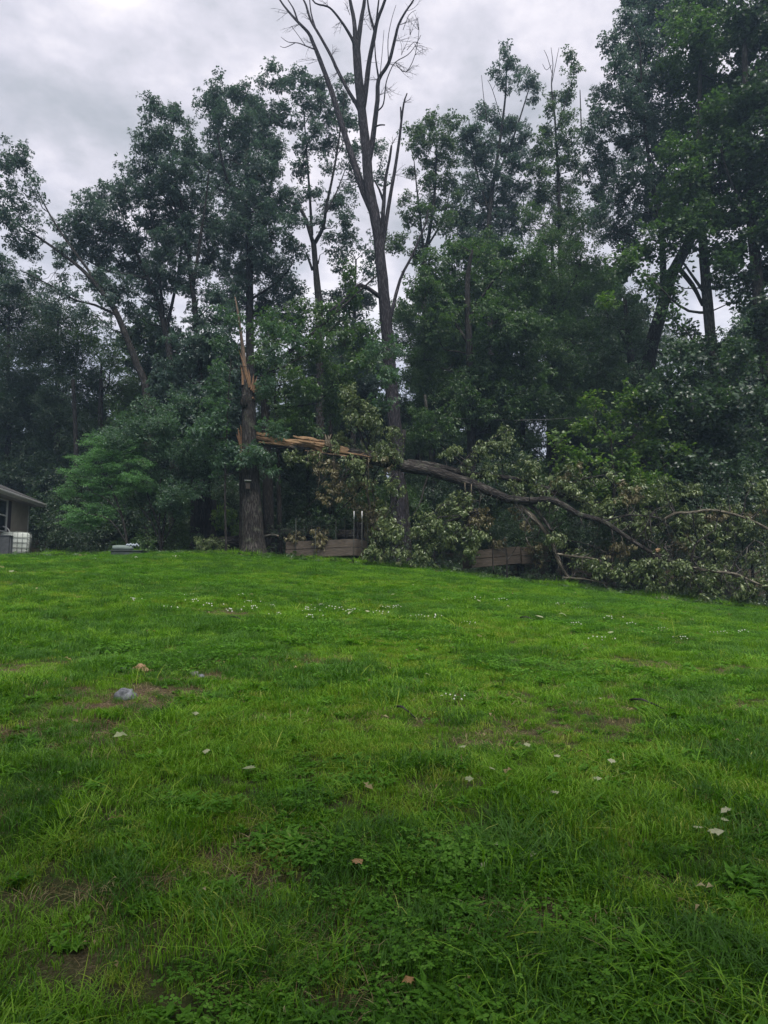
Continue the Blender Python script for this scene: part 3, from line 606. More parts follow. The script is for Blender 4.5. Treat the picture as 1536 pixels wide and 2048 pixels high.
tree('oak_tree', 'tallest full crowned oak standing left of the bare dead tree', 35,
     [(503,1090),(503,880),(500,700),(498,500),(494,350),(490,250)], (28,24,20,17,11,5),
     [(428,180,24),(415,205,22),(440,215,28),(480,195,34),(515,215,34),(545,235,26),(430,260,36),(470,250,44),(520,265,44),(545,310,40),(470,320,50),(425,320,34),(520,350,50),(455,390,50),(510,420,55),(560,400,38),(460,460,50),(530,480,50),(480,530,50),(545,545,45),(465,590,42),(520,610,45),(575,580,36),(590,500,26),(585,440,20),(440,640,30),(560,640,34)],
     [([(497,470),(460,380),(440,300),(430,220)], (10,3), (0,-1)), ([(498,520),(530,430),(545,350),(548,280)], (10,3), (0,1)), ([(500,620),(450,540),(425,470)], (9,3), (0,1)), ([(500,600),(560,560),(590,520)], (7,2), (0,-1))], 'oak', L_BLUE, B_DARK, seed=5, dens=1.15, deep=2.0, scl=.85)
tree('oak_tree', 'forked oak with separate leaf tufts between the full oak and the dead tree', 36,
     [(642,1080),(640,800),(638,620),(632,545),(627,485)], (22,20,18,15,13),
     [(548,135,20,16),(533,165,18),(560,180,20),(590,152,22),(590,185,22),(608,160,16),(615,215,22),(640,170,24),(690,165,16),(690,195,22),(650,205,28),(668,240,30),(625,265,24),(700,245,26),(610,300,26),(660,290,24),(700,300,26),(610,345,24),(625,390,22),(655,330,18),(700,350,24),(688,395,26),(660,415,20),(690,440,22),(600,415,18),(575,395,18),(680,480,24),(590,260,18),(560,225,24),(640,440,16),(760,300,16,22),(755,350,12)],
     [([(628,492),(612,440),(598,415),(575,402),(560,395)], (11,3), (0,-.6)), ([(624,470),(620,400),(613,300),(606,200)], (8,2), (0,.5)), ([(627,490),(646,455),(653,410),(668,340),(682,250),(690,190)], (11,2), (0,-.9)),
      ([(650,430),(675,380),(690,340)], (5,2), (-.5,0)), ([(625,540),(616,515),(612,505)], (7,4)), ([(636,528),(640,510)], (4,2))], 'oak', L_BLUE, B_DARK, seed=6, dens=1.0, deep=.8, scl=.85)
tree('young_oak_tree', 'small thin oak filling the gap low behind the dead tree', 38,
     [(708,1070),(706,800),(708,640),(712,520)], (14,12,9,4),
     [(700,480,24),(735,500,22),(690,530,26),(725,560,30),(675,575,26),(650,610,30),(705,620,34),(740,600,30),(660,660,36),(720,680,36),(690,740,40),(740,740,34),(600,640,28),(750,450,18)], (), 'oak', L_BLUE, B_DARK, seed=7, dens=.7)
tree('oak_tree', 'narrow oak with drooping leaf tufts right beside the dead tree', 38,
     [(873,1080),(858,800),(850,640),(846,540),(858,470),(868,400),(872,330),(874,280)], (17,15,13,12,9,7,5,3),
     [(840,258,20),(868,245,24),(902,245,20,16),(850,285,26),(885,285,26),(832,300,16),(900,315,22),(870,330,28),(890,360,20),(858,365,20),(880,400,22),(905,400,16),(870,440,26),(840,420,18),(815,440,22),(900,450,24),(800,490,26),(840,500,26),(805,400,16),(825,345,12)],
     [([(848,520),(841,440),(833,370),(828,320)], (7,2), (0,-.6)), ([(850,500),(885,440),(900,380)], (6,2), (0,.6))], 'oak', L_MIX, B_DARK, seed=8, dens=1.15, deep=.9, scl=.85)
tree('oak_tree', 'oak with sparse pointed leader tips right of the narrow oak', 40,
     [(986,1080),(984,800),(978,620),(975,500),(982,400),(1000,280),(1012,180),(1012,120)], (18,16,14,12,10,7,4,2),
     [(1008,100,14),(1018,125,16),(1000,140,12),(1035,140,15,11),(1055,165,20),(1075,178,12),(1020,165,16),(1065,200,10),(960,228,20),(990,235,22),(945,255,20),(1035,235,20),(1010,255,22),(935,285,24),(970,285,30),(1010,300,30),(1050,275,24),(950,330,36),(1000,345,36),(1045,330,30),(925,370,30),(975,390,40),(1030,390,40),(920,430,34),(965,450,44),(1025,450,44),(935,490,40),(990,505,45)],
     [([(980,430),(955,350),(940,280),(938,240)], (6,2), (0,-1)), ([(990,360),(1025,280),(1048,210),(1060,170)], (6,2), (0,1)), ([(975,250),(968,200),(963,150)], (2.5,1), (-.8,-1)), ([(1000,230),(985,180),(975,160)],(2,1))], 'oak', L_BLUE, B_DARK, seed=9, dens=1.1, deep=1.4, scl=.85)
tree('oak_tree', 'slim oak with bare twigs poking out of its narrow top', 39,
     [(1133,1080),(1128,800),(1122,600),(1120,480),(1116,350),(1110,240),(1105,190)], (16,14,12,11,8,5,3),
     [(1142,115,16,14),(1150,140,14,10),(1140,175,14,10),(1110,185,14,10),(1128,205,18),(1095,225,16),(1130,240,20),(1100,265,24),(1135,280,24),(1085,300,26),(1120,320,28),(1150,330,18),(1085,350,30),(1130,370,30),(1095,400,36),(1140,420,32),(1110,450,36),(1160,250,14)],
     [([(1108,225),(1103,170),(1106,130),(1102,95)], (4,1)), ([(1105,150),(1095,115),(1088,100)], (1.8,1)), ([(1104,165),(1113,120),(1118,95)], (1.8,1)), ([(1103,130),(1093,140),(1085,128)], (1.6,1)), ([(1114,260),(1136,190),(1150,140)], (4,1.5), (0,-.6)), ([(1163,270),(1161,210),(1160,180)], (3.5,2), (-1,-1))], 'oak', L_MIX, B_DARK, seed=10, dens=1.1, deep=.9, scl=.85)
tree('hickory_tree', 'dense olive tinged tree in the middle right of the dead tree', 34,
     [(945,1090),(942,800),(938,680),(935,560),(945,500)], (24,20,17,13,6),
     [(860,520,34),(905,500,38),(955,500,44),(1010,510,46),(1050,530,40),(850,580,40),(910,570,50),(975,570,54),(1035,590,50),(860,650,44),(920,650,54),(990,650,56),(1050,660,44),(850,720,44),(915,720,54),(985,725,54),(1045,730,46),(870,790,50),(940,800,54),(1010,800,50),(860,860,44),(1000,860,44),(1060,800,40)],
     [([(938,640),(980,570),(1020,530)], (9,3), (0,-1.4)), ([(938,690),(890,610),(860,550)], (9,3), (0,1))], 'oak', L_MID, B_DARK, seed=11, dens=1.25, deep=2.2)
tree('hickory_tree', 'broad mid green tree right of the olive tinged one', 36,
     [(1106,1090),(1106,860),(1108,700),(1106,560),(1104,470)], (20,18,15,11,5),
     [(1090,480,36),(1140,470,40),(1060,440,30),(1180,450,28),(1100,540,48),(1160,530,44),(1060,600,40),(1110,610,50),(1170,600,44),(1205,560,26),(1080,680,48),(1140,680,50),(1195,660,34),(1090,750,50),(1150,750,52),(1200,730,36),(1080,820,48),(1150,830,50),(1205,810,38)],
     [([(1107,640),(1150,560),(1165,500)], (8,3), (0,-1)), ([(1150,720),(1185,640),(1215,590)], (7,2), (-1,-1.5))], 'small', L_MID, B_DARK, seed=12, dens=1.5, deep=2.2)
tree('maple_tree', 'tall maple with a dark forked and kinked trunk at the right', 33,
     [(1288,1075),(1290,860),(1298,720),(1318,640),(1340,560),(1362,515),(1385,470),(1402,425),(1420,340),(1428,220),(1428,90)], (38,36,34,32,28,26,24,22,18,14,8),
     [(1262,2,30),(1298,-20,40),(1250,40,26),(1290,50,40),(1335,20,50),(1232,85,26),(1270,100,40),(1325,90,50),(1232,135,30),(1278,160,42),(1330,165,50),(1210,190,28),(1250,200,38),(1300,225,45),(1345,245,48),(1190,235,22),(1220,255,34),(1265,280,42),(1320,300,45),(1185,290,24),(1215,320,38),(1270,350,42),(1320,370,45),(1175,345,22),(1200,370,32),(1245,400,38),(1300,420,42),(1225,460,34),(1260,480,32),(1195,430,24),(1340,440,40),(1380,-40,60),(1390,400,40)],
     [([(1300,715),(1318,640),(1326,560),(1322,460),(1300,340),(1285,200),(1280,80)], (24,3), (0,-1.5)), ([(1352,530),(1385,570),(1405,610)], (13,8), (0,-2)), ([(1380,490),(1420,510),(1460,508)], (8,3), (0,-1)), ([(1296,780),(1260,700),(1225,640),(1190,600)], (9,3), (0,-1.2)),
      ([(1310,700),(1330,720),(1340,800)], (6,3), (0,-1))], 'oak', L_BLUE, B_DARK, seed=13, dens=1.15, deep=1.8, scl=.85)
tree('maple_tree', 'grey trunked maple with large leaves in front of the forked maple', 30,
     [(1462,1120),(1446,860),(1436,770),(1424,700),(1415,600),(1408,520),(1402,420),(1398,300),(1400,150),(1405,40)], (30,28,27,26,24,22,18,14,9,5),
     [(1380,10,50),(1440,0,50),(1390,80,54),(1450,80,58),(1375,150,48),(1430,160,60),(1385,230,52),(1450,240,60),(1370,300,46),(1430,310,60),(1380,370,46),(1440,380,56),(1350,400,36),(1400,430,44),(1460,440,50),(1340,470,34),(1370,450,40),(1300,500,26),(1460,510,40),(1330,560,24),(1260,540,24),(1500,300,50),(1500,180,50),(1330,590,22),(1345,640,20),(1450,560,24),(1475,700,26),(1250,520,24),(1300,560,20),(1390,700,24),(1370,660,18),(1480,600,16)],
     [([(1402,420),(1440,330),(1460,240)], (9,3), (0,-1.2)), ([(1404,460),(1370,380),(1360,290)], (9,3), (0,1)), ([(1412,590),(1380,545),(1350,500)], (9,3), (0,-1))], 'maple', L_MID, B_GREY, seed=14, dens=1.2, deep=1.8)
tree('tulip_tree', 'straight brown trunk at the far right edge under big leaves', 28,
     [(1556,1150),(1546,900),(1535,800),(1525,700),(1514,560),(1504,440),(1496,300),(1490,150),(1488,20)], (36,33,31,29,26,24,20,14,8),
     [(1500,20,50),(1550,30,60),(1510,100,54),(1560,130,60),(1505,190,54),(1555,220,60),(1500,280,50),(1550,310,60),(1510,370,54),(1560,400,56),(1490,440,40),(1540,470,50),(1470,500,30),(1530,540,40),(1480,560,26),(1500,600,22),(1550,610,34),(1450,540,26),(1520,680,28),(1490,560,20),(1530,640,26),(1590,500,60),(1600,300,70),(1600,100,70)],
     [([(1504,440),(1460,360),(1440,290)], (9,3), (0,-1)), ([(1510,500),(1550,420),(1580,350)], (9,3), (0,1))], 'maple', L_DARK, B_OAK, seed=15, dens=1.2, deep=1.6)
tree('understory_maple', 'low leafy maple with dark leaves under the right-hand trunks', 27,
     [(1395,1130),(1392,960),(1388,860),(1380,780)], (14,12,9,5),
     [(1325,760,36),(1380,740,40),(1440,745,40),(1490,720,40),(1530,760,40),(1300,810,40),(1355,810,46),(1420,810,50),(1480,800,50),(1535,830,50),(1310,870,44),(1370,870,50),(1440,875,52),(1500,880,52),(1330,930,46),(1400,935,50),(1470,935,50),(1530,940,50),(1350,985,44),(1480,985,44),(1360,700,24),(1410,700,22)],
     [([(1388,870),(1350,800),(1330,760)], (6,2), (0,-.8)), ([(1388,880),(1440,810),(1480,750)], (6,2), (0,.8))], 'maple', L_DARK, B_DARK, seed=16, dens=.9, deep=1.6)
tree('understory_maple', 'yellow green maple sapling clump right of the fallen crown', 25.5,
     [(1225,1110),(1228,980),(1222,880)], (9,7,4),
     [(1190,800,22,14),(1160,850,28,18),(1120,885,24,14),(1215,870,30,18),(1250,830,30),(1285,790,22,14),(1180,920,36,20),(1240,920,36,24),(1290,880,34),(1320,840,26,14),(1135,940,30,16),(1215,965,34,22),(1280,950,34),(1350,900,26,16),(1215,600,10,6),(1290,980,40)],
     (), 'maple', L_YEL, B_DARK, seed=17, dens=.95, deep=1.0, scl=.85)
tree('maple_tree', 'vine covered trunk with mid green leaves right of centre', 31,
     [(1262,1080),(1268,900),(1266,780),(1258,680),(1250,600)], (22,20,18,15,10),
     [(1240,590,30),(1215,630,32),(1262,640,34),(1225,690,38),(1275,700,24),(1210,750,40),(1260,760,40),(1230,820,42),(1285,860,40),(1200,850,38),(1180,700,30)], (), 'small', L_DARK, B_DARK, seed=18, dens=1.2)
# middle storey
tree('understory_oak', 'dense blue green oak crown behind the snapped trunk', 28.5,
     [(415,1080),(412,900),(405,800),(398,700)], (20,16,12,8),
     [(380,690,34),(425,680,36),(350,730,34),(400,740,44),(450,735,36),(340,790,34),(385,800,44),(440,800,44),(330,850,36),(380,860,44),(440,860,42),(420,920,38),(365,910,36),(455,700,26),(460,650,22)],
     [([(405,790),(370,740),(350,700)], (7,2), (0,-.6))], 'oak', L_BLUE, B_DARK, seed=19, dens=1.2, deep=1.2)
tree('understory_oak', 'leafy oak with pale flipped leaves right of the snapped trunk', 28,
     [(560,1080),(556,920),(552,820),(548,740)], (12,10,8,5),
     [(540,660,30),(575,650,30),(610,620,26),(650,640,34),(690,610,32),(720,650,30),(540,710,34),(590,700,36),(640,700,38),(690,690,38),(730,720,28),(560,770,38),(615,770,40),(665,770,38),(555,830,36),(610,840,34),(660,830,28),(530,870,22),(700,560,24),(520,640,20)],
     [([(520,760),(545,735),(565,715),(600,687),(640,655),(700,600),(752,552)], (13,4), (-.5,.6)), ([(545,735),(535,745),(520,765)], (10,12)), ([(600,687),(640,680),(680,640)], (7,2), (0,-.6))], 'oak', L_MID, B_DARK, seed=20, dens=.95, deep=1.1)
tree('understory_oak', 'shadowy oak below the horizontal broken trunk', 29.5,
     [(618,1085),(616,960),(612,880)], (9,8,5),
     [(560,900,34),(600,910,36),(560,950,34),(600,965,38),(645,930,34),(660,980,36),(545,990,30),(620,1010,34),(700,960,30),(690,1010,30),(740,930,28)], (), 'small', L_DARK, B_DARK, seed=21, dens=1.3, deep=.8)
tree('understory_oak', 'thin leafy oak whose drooping twigs cross the snapped trunk', 25.0,
     [(452,1096),(450,1000),(452,900),(456,800),(462,720)], (6,5,4,3,2),
     [(522,906,14,9),(500,914,12,8),(468,905,16,12),(438,850,20,16),(532,930,14,12),(545,858,16,12),(452,790,20,16),(545,700,20,16),(448,730,20,16),(430,810,20,16),(455,690,18,14),(540,655,20,14),(440,930,18,12),(530,770,16,12),(425,770,20,16),(745,700,14,10),(770,745,12,8),(790,690,12,10),(760,800,12,10),(455,640,16,12),(590,670,20,14),(410,860,20,16)],
     (), 'oak', L_DOG, B_DARK, seed=24, dens=1.0, deep=.5, scl=.9)
tree('dogwood_tree', 'many stemmed dark dogwood between the bright maple and the stumps', 26.5,
     [(322,1098),(320,1065),(312,1035),(300,1005),(292,975)], (7,6,5,4,3),
     [(235,880,34,20),(285,860,36,22),(335,850,36,24),(230,915,34,18),(280,905,36,22),(335,900,38,24),(375,900,30,24),(260,945,36,18),(315,945,38,22),(365,945,34,22),(290,980,34,18),(345,985,34,18),(385,980,26,18),(310,1015,30,14),(360,1015,26,12),(410,950,30,24),(430,900,34,26),(240,960,30,14),(210,900,30,18),(260,850,30,18),(310,820,32,20),(370,815,34,22),(420,850,32,22),(205,870,24,14),(400,890,30,22),(345,1010,34,14),(270,1000,30,12)],
     [([(324,1096),(328,1050),(334,1010),(345,975)], (6,3), (0,.3)), ([(321,1095),(318,1050),(322,1000),(320,960)], (5,3), (0,-.3)), ([(320,1090),(306,1050),(284,1020),(266,990)], (5,2), (0,.2)), ([(325,1090),(345,1050),(365,1010)], (4,2), (0,-.2))],
     'small', L_DOG, B_DARK, seed=22, dens=1.7, deep=.9, scl=.8)
tree('japanese_maple', 'light green low maple in flat layers left of the dogwood', 25.8,
     [(255,1098),(250,1060),(240,1020),(225,985)], (7,6,5,3),
     [(160,918,26,7),(195,908,30,8),(225,912,24,7),(175,938,34,7),(215,936,32,8),(155,960,26,7),(195,965,36,8),(235,960,28,8),(180,992,34,7),(220,990,32,8),(250,985,26,7),(190,1012,28,7),(145,1022,20,8),(165,1035,32,9),(205,1030,28,8),(140,1042,16,7),(235,1020,24,8),(180,1052,24,8),(255,900,26,9),(285,925,28,9),(270,955,30,9),(245,880,24,9),(290,975,26,8),(200,885,26,8),(140,945,18,7),(130,985,16,7)],
     [([(252,1085),(225,1045),(195,1030),(165,1030)], (4,2), (0,-.3)), ([(243,1030),(215,1000),(185,985)], (3.5,1.5), (0,-.3)), ([(235,1000),(215,965),(190,940)], (3.5,1.5), (0,.2))],
     'tier', L_BRIGHT, B_DARK, seed=23, dens=3.2, deep=.6, scl=.6, rag=.16, tilt=.2)
# left-hand dark mass of trees above the house
for i, (lab, Y, tx, cs, lf, mt) in enumerate([
    ('dark spruce-like tree behind the house roof', 38, 20, [(0,560,34),(35,590,36),(-20,620,50),(45,640,44),(0,690,54),(70,700,44),(20,750,56),(80,770,46),(-10,820,60),(60,830,56),(10,890,60),(80,900,50),(30,950,56),(-40,760,60),(0,1000,60)], 'small', L_DARK),
    ('rounded dark tree between the house and the leaning oak', 37, 118, [(90,610,34),(130,640,38),(100,670,42),(150,690,42),(110,730,48),(165,750,44),(120,800,54),(175,810,44),(110,870,54),(170,880,50),(120,940,54),(180,950,46),(70,680,40)], 'small', L_DARK),
    ('lighter green tree low beside the leaning trunk', 36, 205, [(190,690,30),(225,720,32),(200,760,38),(240,780,32),(210,830,42),(250,850,34),(265,760,22),(190,890,40),(240,900,36),(255,1000,40),(180,640,20)], 'small', L_MID),
    ('tall dark tree seen between the left trunks', 42, 300, [(290,660,28),(330,690,34),(300,740,36),(270,800,34),(320,800,40),(300,860,40),(260,690,22),(350,750,34),(290,920,50),(350,900,50)], 'far', L_DARK)]):
    tree('woodland_tree', lab, Y, [(tx, 1085), (tx-4, 850), (tx-2, cs[0][1]+30)], (18, 13, 4), cs, (), lf, mt, B_DARK, seed=40+i, dens=1.5 if lf == 'small' else 1.2, deep=2.2)

# trees of the wood behind, one after another
WK = [('small', L_DARK), ('far', L_DARK), ('far', L_MID), ('small', L_MID)]
BT = [(60,46,820),(170,50,850),(255,44,830),(340,48,800),(430,43,720),(480,50,780),(575,45,740),(645,49,800),(700,44,720),(770,50,820),(830,44,640),(890,51,600),(950,45,640),(1020,50,560),(1090,46,560),(1170,50,560),(1240,44,620),(1330,48,690),(1400,44,720),(1490,47,690),(1560,50,640),(-60,47,700),
      (120,58,880),(400,60,860),(610,58,850),(800,62,850),(1000,60,840),(1200,58,860),(1440,60,870)]
rb = random.Random(77)
names_bt = ['behind the house corner','far left in the wood','behind the bright maple','behind the dogwood','behind the splintered stump','seen past the snapped trunk','behind the broken trunk','deep behind the hanging leaves','left of the dead trunk','straight behind the dead trunk','just right of the dead trunk','beyond the pale thin trunk','behind the olive tinged tree','behind the fallen limbs','behind the broad green tree','beyond the second planter','behind the vine covered trunk','left of the forked maple','behind the grey trunk','behind the right-hand maples','at the right margin','at the left margin',
            'far back above the bright maple','far back above the dogwood','far back above the left planter','far back in the middle','far back above the fallen limbs','far back above the second planter','far back at the right']
for i, (px, Y, top) in enumerate(BT):
    lf, mt = WK[(i*7 + 1) % 4]; cs = []; yb = 1075
    rows = max(4, int((yb-top)/52))
    for k in range(rows):
        f = k/(rows-1); w = (34 + 40*math.sin(math.pi*min(1, f*.8+.12)))
        for s_ in ((-1, 1) if k % 2 else (-1.2, 0, 1.2)):
            cs.append((px + s_*w*.62 + rb.uniform(-12, 12), top + f*(yb-top-20) + rb.uniform(-14, 14), 30 + rb.uniform(0, 14)))
    tree('woodland_tree', 'leafy woodland tree ' + names_bt[i], Y, [(px, 1078), (px+rb.uniform(-8, 8), 900), (px+rb.uniform(-12, 12), top+20)], (rb.uniform(11, 18), 9, 3), cs, (), lf, mt, rb.choice([B_DARK, B_DARK, B_GREY]), group='trees of the wood behind', seed=100+i, dens=1.5 if lf == 'small' else 1.2, deep=2.5, scl=1.0 if lf == 'far' else 1.15)

# bushes filling the shade between the trunks
rb = random.Random(5)
BUSHW = ['cut by the left margin','behind the house corner','right of the house eave','behind the water tank side of the lawn','left of the bright maple','behind the bright green maple','behind the dogwood crown','behind the dogwood stems','behind the leafy twig heap','at the back of the snapped trunk','behind the wire fence, left half','behind the wire fence, middle','behind the charred stump','behind the leaning grey sapling','at the foot of the dead tree','behind the pale tan trunk','behind the wilted bush on the lawn edge','above the low plank planter','behind the reddish planter','behind the forked fallen limb','under the yellow green maple','behind the tangle below the forked maple','under the grey trunked maple','cut by the right margin']
for i in range(24):
    if i < 2: rb.random(); continue
    px = -30 + i*69 + rb.uniform(-15, 15); Y = rb.uniform(31.5, 36); top = rb.choice([900, 930, 960, 985]) - (40 if px > 1150 else 0)
    cs = [(px+rb.uniform(-32, 32), top+25+k*(1075-top-30)/6+rb.uniform(-8, 8), rb.uniform(24, 36)) for k in range(7) for _ in (0, 1)]
    lf, mt = rb.choice([('small', L_DARK), ('small', L_DARK), ('oak', L_DARK), ('small', L_MID)])
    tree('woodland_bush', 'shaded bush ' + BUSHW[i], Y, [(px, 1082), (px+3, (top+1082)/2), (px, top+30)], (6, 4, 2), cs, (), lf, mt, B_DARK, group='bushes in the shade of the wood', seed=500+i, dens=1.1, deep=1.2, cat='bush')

# thin trunks standing inside the wood
for i, (pts, w, Y, lab, bm_) in enumerate([
    ([(866,1075),(865,950),(858,870),(853,820),(850,790)], (9,7), 33.5, 'pale grey broken trunk standing right of the dead tree', B_GREY),
    ([(388,1092),(390,950),(386,870),(388,806)], (22,11), 30, 'dark snag with a torn orange top left of the snapped tree', B_DARK),
    ([(812,1075),(808,1000),(800,940),(806,860)], (24,16), 31.5, 'dark trunk standing close behind the dead tree base', B_DARK),
    ([(749,1075),(742,1030),(733,975),(730,920),(722,880)], (7,4), 27.5, 'thin grey leaning pole-like sapling under the broken trunk', B_GREY),
    ([(538,1092),(536,1000),(534,900),(530,800)], (28,20), 27.8, 'dark trunk half hidden right behind the snapped tree', B_DARK),
    ([(150,1090),(152,900),(146,760)], (14,8), 34, 'dim trunk in the shade left of the bright maple', B_DARK),
    ([(1040,1080),(1046,900),(1044,700)], (14,9), 35, 'dim trunk behind the fallen limbs', B_DARK),
    ([(1186,1080),(1180,900),(1182,700)], (12,8), 36, 'dim trunk between the green crowns at the right', B_GREY),
    ([(660,1085),(664,960),(660,840)], (15,10), 31, 'dim trunk behind the wire fence', B_DARK),
    ([(345,1092),(342,1000),(346,880)], (16,11), 31, 'dim trunk right of the dogwood stems', B_GREY)]):
    rt = tree('bare_trunk', lab, Y, pts, w, (), (), barkm=bm_, seed=200+i, cat='trunk')
    if i == 1:
        mb = MB(); top = at(388, 806, 30)
        for k in range(4):
            a = k*1.6; mb.tube([top+Vector((math.cos(a)*.06, math.sin(a)*.06, -.2)), top+Vector((math.cos(a)*.05, math.sin(a)*.05, .1+.09*k))], [.05, .01], 5, 0, None, 1)
        mb.build('torn_wood', WOOD_RAWV, rt, rt.location, smooth=False)

# ------------------------------------------------------------------ the snapped tree
pr = random.Random(9)
YS = 25.4
tp = trace(YS, [(507,1104),(507,1085),(505,1040),(503,980),(500,920),(498,860),(497,800),(493,762)], (54,46,41,37,31,29,28,23))
so = Vector((tp[0][0].x, tp[0][0].y, gzf(tp[0][0].x, tp[0][0].y)))
tp.insert(0, (Vector((so.x, so.y, so.z-.25)), .62)); tp[1] = (tp[1][0], .5)
snap = empty('snapped_tree', so, 'thick upright trunk snapped at mid height with a long splinter on top', 'tree')
mb = MB(); mb.tube([p for p, r in tp], [r for p, r in tp], 18, .07, pr, 3); mb.build('trunk', B_OAK, snap, so)
mb = MB(); lp = trace(YS, [(494,775),(489,735),(485,690),(479,650),(475,620),(470,594)], (17,10,7,5.5,4,1.5)); mb.tube([p for p, r in lp], [r for p, r in lp], 7, .25, pr, 2)
mb.build('long_splinter', simple('bark edged splinter', (0.045, 0.035, 0.03), (0.22, 0.15, 0.10), 3, .8, .7, stretch=(14, 14, 1.2)), snap, so)
for k, (a, b, w) in enumerate([((500,775),(478,700),5),((503,780),(507,748),5),((505,782),(514,752),4),((507,784),(526,768),4),((506,785),(522,778),3),((505,795),(510,802),4),((508,780),(532,764),2.5),((486,770),(481,728),4),((499,772),(497,738),4)]):
    mb = MB(); A = at(*a, YS-.2); B_ = at(*b, YS-.25+.1*(k % 3)); mb.tube([A, A.lerp(B_, .5)+Vector((.02, 0, .01)), B_], [w*.5*mpp(YS)*1.3, w*.5*mpp(YS), .004], 5, .2, pr, 1)
    mb.build('splinter', WOOD_RAWV, snap, so, smooth=False)
mb = MB(); A = at(489, 800, YS-.33); mb.tube([A+Vector((0, .1, -.15)), A+Vector((-.02, -.05, 0)), A+Vector((.03, 0, .25))], [.16, .13, .03], 8, .3, pr, 2); mb.build('knot', B_OAK, snap, so)
# a little dark nest box with a pale roof on the trunk
bc = at(496, 962, YS-.48); bh = empty('nest_box', bc, 'small dark nest box with a pale flat roof on the snapped trunk', 'nest box')
DKW = simple('dark stained wood', (0.03, 0.025, 0.02), (0.07, 0.055, 0.045), 12, .8, .3); PALE = simple('pale weathered board', (0.3, 0.3, 0.28), (0.5, 0.49, 0.46), 14, .8, .3)
mb = MB(); mb.box((bc.x, bc.y, bc.z-.17), .16, .16, .26, .2, bev=.008); mb.build('box_body', DKW, bh, bc, smooth=False)
mb = MB(); mb.box((bc.x, bc.y-.03, bc.z), .24, .26, .03, .2, bev=.006); r_ = mb.build('box_roof', PALE, bh, bc, smooth=False)

# ------------------------------------------------------------------ the fallen tree: stump with torn slabs and the long trunk lying off it
st0 = at(478, 1098, 26.1); fo = Vector((st0.x, st0.y, gzf(st0.x, st0.y)))
fall = empty('fallen_tree', fo, 'broken tree whose long trunk hangs from its torn stump down to the right', 'fallen tree')
lp = trace(26.1, [(490,1098),(489,1000),(488,930),(488,895)], (24,21,20,17)); lp.insert(0, (Vector((lp[0][0].x, lp[0][0].y, fo.z-.2)), .3))
mb = MB(); mb.tube([p for p, r in lp], [r for p, r in lp], 12, .08, pr, 3); mb.build('stump', B_OAK, fall, fo)
for (x0, y0, x1, y1, w, dd) in [(484,925,476,856,6,-.35),(487,930,481,850,6,-.25),(490,915,487,862,5,-.1),(482,900,473,868,4,-.2),(493,905,492,862,4,.05),(480,940,480,885,4,-.45),(486,915,478,873,7,-.4)]:
    mb = MB(); A = at(x0, y0, 26.1+dd); B_ = at(x1, y1, 26.1+dd*.8); d = (B_-A); w_ = w*mpp(26)
    mb.tube([A, A.lerp(B_, .5)+Vector((.02, 0, 0)), B_], [w_*.7, w_*.55, w_*.12], 5, .35, pr, 2); mb.build('torn_slab', WOOD_RAWV, fall, fo, smooth=False)
# the trunk: depth comes forward as it goes right
log = trace(26, [(500,878),(560,886),(620,892),(680,902),(740,914),(800,931),(860,942),(910,957),(950,970),(985,985),(1020,1000)], (24,26,26,26,27,25,23,21,20,18,16), [0,-.2,-.4,-.6,-.8,-1.0,-1.3,-1.6,-1.8,-2.1,-2.4])
mb = MB(); mb.tube([p for p, r in log[3:]], [log[3][1]*.55]+[r for p, r in log[4:]], 14, .12, pr, 4); mb.build('log', B_OAK, fall, fo)
# the split end: a ragged ribbon of heartwood with bark left along its underside
for (i0, i1, dz, k_, mt_) in ((0, 4, .05, .62, SPLITW), (0, 5, -.10, .5, B_OAK), (1, 5, .0, .7, SPLITW)):
    P_ = [p+Vector((0, 0, dz)) for p, r in log[i0:i1+1]]; R_ = [r*k_ for p, r in log[i0:i1+1]]; R_[0] *= .55; R_[-1] *= .4
    mb = MB(); mb.tube(P_, R_, 11, .55, pr, 5); mb.build('split_wood', mt_, fall, fo, smooth=False)
TORN = [((505,873),(548,876),8,.12,-.20),((588,880),(655,890),6,.16,-.20),((600,886),(662,895),4,.04,-.28),((612,900),(700,911),3.5,-.14,-.26),((650,902),(748,916),4,-.03,-.28),((520,886),(590,894),3.5,-.04,-.26)]
for k, (a, b, w, dz, dy) in enumerate(TORN):
    A = at(*a, 25.9-.0033*(a[0]-500)); B_ = at(*b, 25.9-.0033*(b[0]-500)); o1 = Vector((0, dy, dz*.5)); r0 = w*.5*mpp(26)
    mb = MB(); n_ = 7; P_ = [A.lerp(B_, k2/n_)+o1+Vector((0, pr.uniform(-.02, .02), pr.uniform(-.02, .02))) for k2 in range(n_+1)]
    mb.tube(P_, [r0*(.35+.8*math.sin(math.pi*(.15+.8*k2/n_)))*pr.uniform(.7, 1.2) for k2 in range(n_)]+[r0*.08], 6, .5, pr, 1); mb.build('torn_wood', WOOD_RAW, fall, fo, smooth=False)
    for q in range(3):
        P0 = P_[pr.randint(1, n_)]; P1 = P0+Vector((pr.uniform(-.25, .45), -.03, pr.uniform(-.1, .14))); mb = MB(); mb.tube([P0, P1], [.018, .003], 4, 0, None, 1); mb.build('splinter', WOOD_RAW, fall, fo, smooth=False)
for (x0, y0, x1, y1) in [(655,892,650,868),(660,893,656,870),(652,890,663,868)]:
    mb = MB(); A = at(x0, y0, 25); B_ = at(x1, y1, 24.9); mb.tube([A, B_], [.09, .02], 6, .3, pr, 1); mb.build('splinter', B_TAN, fall, fo, smooth=False)
